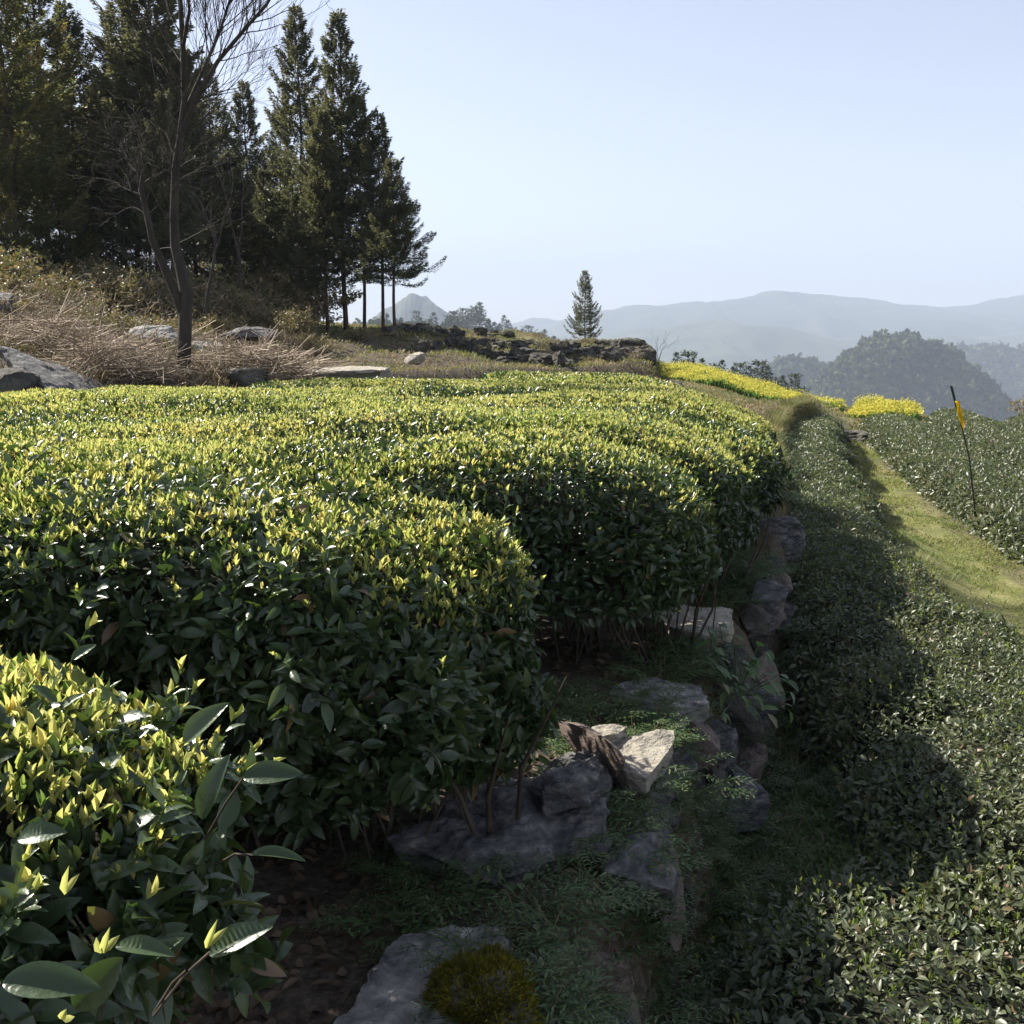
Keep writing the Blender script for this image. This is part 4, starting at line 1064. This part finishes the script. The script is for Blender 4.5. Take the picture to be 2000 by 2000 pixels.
# grasses
def ground_scatter(name, xr, yr, n, fn, mat, label, cat, seed, H=.05, w=.006, T=BLADE, lean=.6, zoff=0, size=None, flat=False):
    rs_ = np.random.RandomState(seed)
    x = rs_.uniform(*xr, n); y = yr[0] + (yr[1] - yr[0]) * rs_.rand(n) ** 1.0
    k = fn(x, y, rs_); x, y = x[k], y[k]; n = len(x)
    z = height(x, y) + zoff
    a = rs_.uniform(0, 2 * math.pi, n); o_ = np.c_[np.cos(a), np.sin(a), 0 * a]
    if flat:
        D = norm(o_ + rs_.normal(size=(n, 3)) * .2); N = norm(rs_.normal(size=(n, 3)) * .6 + [0, 0, 1])
    else:
        D = norm(o_ * lean * rs_.uniform(.2, 1.3, (n, 1)) + [0, 0, 1]); N = norm(-o_ + [0, 0, .3])
    dist = np.hypot(x, y); ks = np.clip(dist / 8, 1, 3)
    cl = np.clip(.5 + .35 * fbm(x * 1.2, y * 1.2, oct=2, seed=seed) + rs_.normal(size=n) * .15, 0, 1)
    g_ = scatter(T, np.c_[x, y, z], D, N, H * rs_.uniform(.4, 1.3, n) * np.where(flat, 1, ks ** .6), w * ks * rs_.uniform(.5, 1.3, n), cl)
    o = obj(name, g_, M[mat]); tag(o, label, cat, kind='stuff'); return o
ground_scatter('path_grass', (2.8, 9), (4, 26), 420000, lambda x, y, r: (np.abs(x - path_x(y) - .1) < path_w(y) * 1.6) & (fbm(x * 2.6, y * 1.6, oct=4, seed=6) > -.35 + r.rand(len(x)) * .45), 'grass',
               'short yellow green grass on the path between the tea hedges', 'grass', 301, H=.035, w=.006, lean=1.2)
ground_scatter('path_litter', (2.8, 9), (4, 26), 26000, lambda x, y, r: (np.abs(x - path_x(y) - .1) < path_w(y) * 1.5) & (fbm(x * 2.2, y * 1.4, oct=3, seed=16) > -.1), 'litter', 'dead brown leaves strewn on the grassy path', 'leaf litter', 309, H=.028, w=.014, T=LEAF_LO, flat=True, zoff=.02)
ground_scatter('path_tufts', (2.8, 9), (4, 26), 60000, lambda x, y, r: (np.abs(x - path_x(y) - .1) < path_w(y) * 1.6) & (fbm(x * 4, y * 4, oct=2, seed=19) > .35), 'grass', 'taller tufts of grass along the path', 'grass', 310, H=.08, w=.005, lean=.9)
ground_scatter('gully_weeds', (.5, 3.2), (2.8, 9), 150000, lambda x, y, r: (x > edge_x(y) + .25) & (x < edge_x(y) + 1.3), 'herb',
               'dark green ground cover in the shaded gully at the wall foot', 'ground cover', 302, H=.045, w=.016, lean=1.4, T=LEAF_LO)
ground_scatter('bank_grass', (-.3, 7), (1.8, 24), 330000, lambda x, y, r: (x > edge_x(y) - .25) & (x < edge_x(y) + .5) & (fbm(x * 2.5, y * 2.5, oct=2, seed=8) > -.6 + r.rand(len(x)) * .5), 'grass_dull',
               'thin grass and weeds growing on the terrace wall', 'grass', 303, H=.11, w=.006, lean=.9)
ground_scatter('leaf_litter', (-1.6, 1.3), (1.5, 5), 7000, lambda x, y, r: (x < edge_x(y) + .3) & (fbm(x * 4, y * 4, oct=2, seed=44) > -.4), 'litter', 'brown fallen leaves on the soil under the tea hedges', 'leaf litter', 304, H=.05, w=.026, T=LEAF_MID, flat=True, zoff=.012)
ground_scatter('knoll_grass', (-9, 7), (15, 60), 150000, lambda x, y, r: (beyond(x, y) > .5) & (x / y > -.2) & (x / y < .15), 'grass_dull', 'short dry grass on the rocky knoll behind the tea field', 'grass', 305, H=.05, w=.012, lean=.9)
ground_scatter('field_grass', (2, 24), (12, 70), 200000, lambda x, y, r: (x / y > .12) & (x / y < .55) & ((x > edge_x(y) + .6) & (y > 23) | (x < edge_x(y)) | (y > 26)), 'grass_dull', 'short green grass beyond the end of the tea hedges', 'grass', 306, H=.05, w=.014, lean=1.0)
ground_scatter('slope_grass', (-14, -1), (11, 28), 120000, lambda x, y, r: (beyond(x, y) > .3) & (x / y < -.18 - .06 * r.rand(len(x))), 'dry', 'dry yellowish grass on the slope below the conifers', 'grass', 307, H=.18, w=.008, lean=.9)

ground_scatter('wall_straw', (-.1, 3.4), (1.9, 9), 16000, lambda x, y, r: (x > edge_x(y) - .05) & (x < edge_x(y) + .5) & (fbm(x * 3, y * 3, oct=2, seed=18) > -.1), 'dry',
               'thin dry grass stalks hanging on the terrace wall', 'dry grass', 308, H=.16, w=.0025, lean=1.3)
# feathery herbs near the stones
def fern_geo(rs, n_fr, L):
    P, D, N, Ls = [], [], [], []; P0, P1 = [], []
    for f in range(n_fr):
        a = rs.uniform(0, 2 * math.pi); o_ = np.array([math.cos(a), math.sin(a), 0]); l = L * rs.uniform(.6, 1.1); sd = np.array([-o_[1], o_[0], 0])
        u = np.linspace(0, 1, 9); el = rs.uniform(.4, 1.2)
        pts = o_ * (l * u)[:, None] + np.array([0, 0, 1]) * (l * (el * u - .55 * el * u ** 2))[:, None]
        for w in range(8): P0.append(pts[w]); P1.append(pts[w + 1])
        for w in range(2, 9):
            for s in (-1, 1):
                ll = l * .34 * (1 - u[w] * .6)
                dd = norm(sd * s + o_ * .8)
                for q in range(4):
                    P.append(pts[w] + dd * ll * q / 4); D.append(norm(dd + sd * s * rs.normal() * .5 + o_ * rs.normal() * .5 + [0, 0, rs.normal() * .2])); N.append([0, 0, 1]); Ls.append(ll * .5)
    g_ = scatter(NEEDLE2, np.array(P), np.array(D), norm(np.array(N) + rs.normal(size=(len(P), 3)) * .25), np.array(Ls), np.array(Ls) * .28, rs.rand(len(P)))
    sticks(g_, np.array(P0), np.array(P1), .0012, .3)
    return g_
FE = []
for q in range(3):
    o = obj('feathery_herb', fern_geo(np.random.RandomState(60 + q), 11, .15), M['herb']); FE.append([o, False])
rs = np.random.RandomState(61)
spots = []
for q in range(290):
    y = rs.uniform(1.9, 4.2) if q < 90 else rs.uniform(1.9, 6.8) if q < 240 else rs.uniform(6, 16); x = edge_x(y) + rs.normal() * .2 + .12
    spots.append((x, y))
spots += [(-.35, 2.75), (-.30, 2.55), (-.1, 2.75), (.72, 3.9), (.78, 4.05), (.82, 3.8), (.86, 3.95), (.7, 4.15), (.15, 3.8), (.22, 3.9), (.28, 3.95), (.1, 3.95), (.2, 4.05)]
for q, (x, y) in enumerate(spots):
    e = FE[q % 3]; z = float(height(np.array([x]), np.array([y]))[0])
    place(e[0], [], (x, y, z + .01), rs.rand() * 6.3, rs.uniform(.8, 1.6), first=not e[1]); e[1] = True
for o in bpy.data.objects:
    if o.name.startswith('feathery_herb'): tag(o, 'feathery bright green herb growing at the stony terrace edge', 'herb', 'feathery herbs along the terrace edge')

# broad leaved seedlings
def seedling(px, py, z, n, L, label, seed):
    c = on(px, py, z); rs_ = np.random.RandomState(seed); g_ = Geo()
    a = np.arange(n) * 2 * math.pi / n + rs_.rand() * 3; o_ = np.c_[np.cos(a), np.sin(a), 0 * a]
    hh = rs_.uniform(.03, .06, n)[:, None]
    P = o_ * .012 + np.array([0, 0, 1]) * hh
    g_.merge(scatter(LEAF_HI, P, norm(o_ + [0, 0, .25]), np.tile([0, 0, 1.], (n, 1)) + rs_.normal(size=(n, 3)) * .15, L * rs_.uniform(.8, 1.2, n), L * .62, rs_.uniform(.5, 1, n)))
    st = Geo(); sticks(st, np.zeros((n, 3)), P, .0014, .5)
    rt = empty('seedling', c, label, 'seedling', 'broad leaved seedlings'); obj('leaves', g_, M['herb'], rt); obj('stalk', st, M['herb'], rt)
seedling(925, 1765, .0, 4, .045, 'seedling with four round light green leaves below the large dark stone', 1)
seedling(800, 1690, .0, 4, .04, 'dark green seedling in shade left of the large dark stone', 2)
seedling(1050, 1860, .0, 6, .032, 'leafy seedling beside the flat stone at the bottom edge', 3)
seedling(1080, 1890, -.02, 6, .03, 'seedling right above the mossy lump', 4)
seedling(1015, 1760, .0, 3, .035, 'narrow leaved sprout at the foot of the large dark stone', 5)

# big wild leaves overhanging the wall
rs = np.random.RandomState(66); c = on(1440, 1330, .0)
rt = empty('creeper', c, 'broad jagged green leaves hanging over the terrace wall beside the gully', 'plant')
n = 70; P = rs.normal(size=(n, 3)) * np.array([.12, .20, .08])
g = scatter(LEAF_HI, P, norm(np.array([.7, -.5, -.35]) + rs.normal(size=(n, 3)) * .35), norm(np.array([.3, -.2, .9]) + rs.normal(size=(n, 3)) * .2), rs.uniform(.04, .09, n), rs.uniform(.025, .045, n), rs.rand(n))
obj('leaves', g, M['herb'], rt); g = Geo(); sticks(g, P, P * .3 + [0, 0, -.05], .0025, .5); obj('stalks', g, M['herb'], rt)

# hero sprigs of the corner bush: big glossy leaves close to the lens
hs = empty('tea_sprig', at(160, 1900, .85), 'tea sprigs with large serrated leaves low in the lower left corner', 'tea sprig')
o0 = np.array(hs.location)
gl, gs, gt = Geo(), Geo(), Geo()
def hero(a, b_, Y, W, N, T=LEAF_HERO, g_=None, c=.3, dY=0):
    A = at(*a, Y); B = at(*b_, Y + dY); d = B - A; L = np.linalg.norm(d)
    (g_ or gl).merge(scatter(T, (A - o0)[None], d[None], np.array([N], float), L, W, c))
hero((5, 1920), (185, 1915), .80, .030, (0, -.55, .75), c=.35)
hero((225, 1850), (340, 1850), .95, .022, (.1, -.3, .9), c=.6)
hero((410, 1865), (515, 1800), 1.05, .032, (-.2, -.55, .8), c=.4)
hero((240, 1870), (120, 1990), .9, .035, (.3, -.6, .5), c=.2)
hero((475, 1520), (585, 1500), 1.35, .034, (0, -.6, .7), c=.3)
hero((395, 1600), (430, 1480), 1.3, .030, (-.3, -.9, .3), c=.2)
hero((360, 1450), (430, 1370), 1.35, .030, (-.3, -.8, .5), c=.7)
hero((490, 1670), (595, 1665), 1.35, .020, (0, -.3, .9), c=.5)
hero((35, 1640), (120, 1615), 1.1, .028, (0, -.5, .8), c=.5)
for a, b_, Y in [((405, 1850), (425, 1795), 1.05), ((205, 1860), (215, 1810), .95), ((130, 1745), (135, 1690), 1.05), ((200, 1860), (188, 1830), .95), ((120, 1990), (130, 1970), .9)]:
    hero(a, b_, Y, .009, (0, -1, .1), BUD, gs, .4)
    hero(a, (b_[0] + 14, b_[1] + 18), Y, .008, (-.5, -1, .1), LEAF_MID, gs, .5)
for a, b_, Y in [((300, 1985), (410, 1860), 1.03), ((205, 1870), (195, 1990), .98), ((5, 1920), (-60, 1990), .8), ((475, 1520), (400, 1640), 1.37), ((490, 1670), (420, 1690), 1.36), ((365, 1895), (300, 1980), 1.0)]:
    tube(gt, [at(*a, Y) - o0, (at(*a, Y) + at(*b_, Y)) / 2 - o0 + [0, .01, .004], at(*b_, Y + .05) - o0], .0018, 5)
obj('leaves', gl, M['tea'], hs); obj('young_shoots', gs, M['shoot'], hs); obj('twigs', gt, M['twig'], hs)

# ------------------------------------------------------------------ rocky knoll
rs = np.random.RandomState(91)
kn = []
for k in range(150):
    px = rs.uniform(765, 1262); Yd = rs.uniform(19, 44); x = (px - 1000) / FPX * Yd
    if beyond(np.array(x), np.array(Yd)) < .8: continue
    kn.append((x, Yd, rs.uniform(.2, .62), rs.uniform(.16, .42)))
for px in np.arange(1080, 1262, 14):   # the low cliff facing the field
    kn.append(((px - 1000) / FPX * 27, 27 + rs.uniform(-.4, .4), rs.uniform(.3, .6), rs.uniform(.3, .5)))
for px in np.arange(850, 1080, 20): kn.append(((px - 1000) / FPX * 22, 22 + rs.uniform(-.8, .8), rs.uniform(.3, .6), rs.uniform(.2, .4)))
protoR = []
for q in range(6):
    rq = np.random.RandomState(200 + q); pts = (rq.rand(16, 3) - .5) * 2 * np.array([.6, .5, .5])
    g = Geo(); hull_rock(g, pts, 3, .11, 3, 300 + q); protoR.append([make_mesh('rock', *g.arrays()[:2], smooth=False), 0])
    protoR[-1][0].materials.append(M['stone_rough'])
for k, (x, y, w, h) in enumerate(kn):
    e = protoR[k % 6]; o = bpy.data.objects.new('rock', e[0]); COL.objects.link(o)
    o.location = (x, y, float(height(np.array([x]), np.array([y]))[0]) + h * .2); o.scale = (w, w * .8, h); o.rotation_euler = (0, 0, rs.rand() * 6)
    tag(o, 'weathered dark rock outcrop on the grassy knoll left of the rape field', 'rock', 'dark rocks on the knoll')
for k, (px, py) in enumerate([(1300, 742), (1330, 745), (1365, 752), (1400, 757), (1650, 800), (1668, 802), (1630, 800), (1280, 735)]):
    q = on(px, py, -.05 if k < 4 or k == 7 else -.2); e = protoR[k % 6]; o = bpy.data.objects.new('rock', e[0]); COL.objects.link(o)
    o.location = (q[0], q[1], float(height(np.array([q[0]]), np.array([q[1]]))[0]) + .05); o.scale = (1.0, .8, .38); o.rotation_euler = (0, 0, k)
    tag(o, 'dark low rock beside the near edge of the yellow rape field', 'rock', 'dark rocks below the rape field')

# ------------------------------------------------------------------ rape field
def rape(name, poly_px, zz, n, label, seed, H=.75):
    rs_ = np.random.RandomState(seed)
    P = np.array([[*(at(a, b_, Yd)[:2])] for a, b_, Yd in poly_px])
    lo, hi = P.min(0), P.max(0); q = lo + (hi - lo) * rs_.rand(n * 4, 2)
    ins = np.zeros(len(q), bool); j_ = len(P) - 1
    for i_ in range(len(P)):
        c_ = ((P[i_, 1] > q[:, 1]) != (P[j_, 1] > q[:, 1])) & (q[:, 0] < (P[j_, 0] - P[i_, 0]) * (q[:, 1] - P[i_, 1]) / (P[j_, 1] - P[i_, 1] + 1e-9) + P[i_, 0])
        ins ^= c_; j_ = i_
    q = q[ins][:n]; n = len(q); z = height(q[:, 0], q[:, 1])
    pn = fbm(q[:, 0] * 1.1, q[:, 1] * 1.1, oct=3, seed=seed); h = H * rs_.uniform(.7, 1.2, n) * (1 + .28 * pn) * (.35 + .65 * sst(0, 1.6, q[:, 0] - lo[0]) * sst(0, 1.6, hi[0] - q[:, 0]))
    g1, g2 = Geo(), Geo(); B = np.c_[q, z]
    for t in range(4):
        th = rs_.uniform(0, 6.3, n); o_ = np.c_[np.cos(th), np.sin(th), 0 * th]
        D = norm(o_ * rs_.uniform(.1, .6, (n, 1)) + [0, 0, 1])
        g1.merge(scatter(LEAF_LO, B + np.array([0, 0, 1]) * (h * rs_.uniform(0, .35, n))[:, None], D, o_, h * rs_.uniform(.35, .55, n), .08, rs_.rand(n)))
    for t in range(4):
        C = B + np.c_[rs_.normal(size=(n, 2)) * .07, h * rs_.uniform(.55, 1.05, n)]
        g2.merge(scatter(LEAF_LO, C, rs_.normal(size=(n, 3)), rs_.normal(size=(n, 3)), .065 * np.where(rs_.rand(n) < .75, 1, .1), .05, rs_.rand(n)))
    root_ = empty(name, (P[:, 0].mean(), P[:, 1].mean(), z.mean()), label, 'rape field'); of = np.array(root_.location)
    for g_ in (g1, g2):
        for w in range(len(g_.v)): g_.v[w] = g_.v[w] - of
    a = obj('flowers', g2, M['rape'], root_); b2 = obj('stems', g1, M['rape_green'], root_)
    for o in (a, b2): o['kind'] = 'stuff'
rape('rape_field', [(1285, 700, 44), (1300, 700, 40), (1360, 700, 38), (1450, 700, 36.5), (1560, 700, 34.5), (1650, 700, 33), (1650, 700, 37), (1560, 700, 42), (1450, 700, 46), (1285, 700, 49)], 0, 9000, 'strip of yellow flowering rape sloping down behind the tea field', 1, .36)
rape('rape_field', [(1660, 700, 31), (1800, 700, 29), (1800, 700, 33), (1690, 700, 35)], 0, 2500, 'smaller low patch of yellow rape left of the leaning pole', 2, .42)

# ------------------------------------------------------------------ leaning pole with a yellow cloth
pb = on(1908, 955, -.38); ptop = at(1858, 754, pb[1] - .1)
rt = empty('leaning_pole', pb, 'thin dark leaning pole with a yellow strip tied near its top', 'pole')
g = Geo(); d = ptop - pb
tube(g, [np.array([0, 0, -.4]) - d * .1, d * .3, d * .6 + [.005, 0, 0], d * .85], [.011, .0105, .010, .0095], 8); obj('pole', g, M['bark'], rt)
g = Geo(); tube(g, [d * .8, d * .9, d], [.014, .015, .014], 8)
dk = solid_mat('dark_green_wrap', [(.3, (.01, .03, .03)), (.7, (.02, .05, .045))], 10, .5, .1, 20); obj('dark_wrap', g, dk, rt)
g = Geo(); u = np.linspace(0, 1, 12); vv_ = np.linspace(0, 1, 4)
top_, bot = .86, .58
G = np.array([[d * (top_ + (bot - top_) * a) + np.array([.0 + (-.02 + .07 * b_) * (1 - abs(a - .35)) , -.03 - .02 * math.sin(a * 9 + b_ * 2), 0]) for b_ in vv_] for a in u])
i, j = np.meshgrid(np.arange(11), np.arange(3), indexing='ij')
F = np.stack([i * 4 + j, i * 4 + j + 1, (i + 1) * 4 + j + 1, (i + 1) * 4 + j], -1).reshape(-1, 4); g.add(G.reshape(-1, 3), F, .6)
ye = leaf_mat('yellow_cloth', [(0, (.6, .42, .02)), (1, (.7, .5, .03))], [(0, (.7, .5, .03)), (1, (.8, .6, .04))], .45, .6, .2)
o = obj('yellow_strip', g, ye, rt); md = o.modifiers.new('thick', 'SOLIDIFY'); md.thickness = .002

# ------------------------------------------------------------------ any part without parts of its own stays; unused prototypes removed
for e in PR:
    if not e[3]:
        for k_ in e[1]: bpy.data.objects.remove(k_)
        bpy.data.objects.remove(e[0])
for e in BU:
    if not e[2]:
        for k_ in e[1]: bpy.data.objects.remove(k_)
        bpy.data.objects.remove(e[0])
def pix(p):
    d = np.array(p) - CAM; c_, s_ = math.cos(PITCH), math.sin(PITCH)
    yy_ = d[1] * c_ - d[2] * s_
    return 1000 + FPX * d[0] / yy_, d[1]
for o in list(bpy.data.objects):
    if o.parent is not None or 'group' not in o: continue
    px_, Y_ = pix(o.location); gname = o['group']
    if gname in GB:
        k_ = GB.index(gname)
        adj = ['leafy green and brown bush', 'low leafy bramble', 'tangle of dry leafless stalks', 'tall leafy bush', 'sparse twiggy bush'][k_]
        hz_ = 'at the left margin' if px_ < 60 else 'below the rust tinged conifers' if px_ < 170 else 'left of the forked bare tree' if px_ < 320 else 'behind the forked bare tree' if px_ < 400 else 'right of the forked bare tree' if px_ < 500 else 'below the right conifer group'
        if px_ > 1500: continue
        dz_ = 'low on the slope' if Y_ < 17 else 'midway up the slope' if Y_ < 22 else 'high up against the wood'
        o['label'] = adj + ' ' + hz_ + ', ' + dz_
    elif gname == 'feathery herbs along the terrace edge':
        y_ = o.location.y
        wz = 'near the mossy lump' if y_ < 2.5 else 'by the large dark layered stone' if y_ < 3.2 else 'beside the bright cream slab' if y_ < 4.0 else 'by the flat shaded stone' if y_ < 4.9 else 'near the sunlit buff stone' if y_ < 6 else 'far along the terrace wall'
        sd_ = 'on the terrace soil' if o.location.x < edge_x(y_) else 'down the wall'
        o['label'] = 'feathery green herb ' + sd_ + ' ' + wz
    elif gname == 'dark rocks on the knoll':
        hz_ = 'under the outermost conifers' if px_ < 850 else 'left of the middle of the knoll' if px_ < 960 else 'on the middle of the knoll' if px_ < 1080 else 'below the lone conifer' if px_ < 1180 else 'at the right end of the knoll'
        o['label'] = 'weathered dark rock ' + hz_ + (', low above the tea' if Y_ < 24 else ', halfway back' if Y_ < 32 else ', near the crest')
    elif gname == 'conifers along the far ridge':
        o['label'] = 'hazy conifer on the far ridge, ' + ('by the outermost conifer of the near wood' if px_ < 850 else 'in the tall stretch of the row' if px_ < 980 else 'where the row steps down' if px_ < 1080 else 'near the lone conifer')
tot = sum(len(o.data.polygons) for o in bpy.data.objects if o.type == 'MESH')
print('faces total (with copies):', tot)
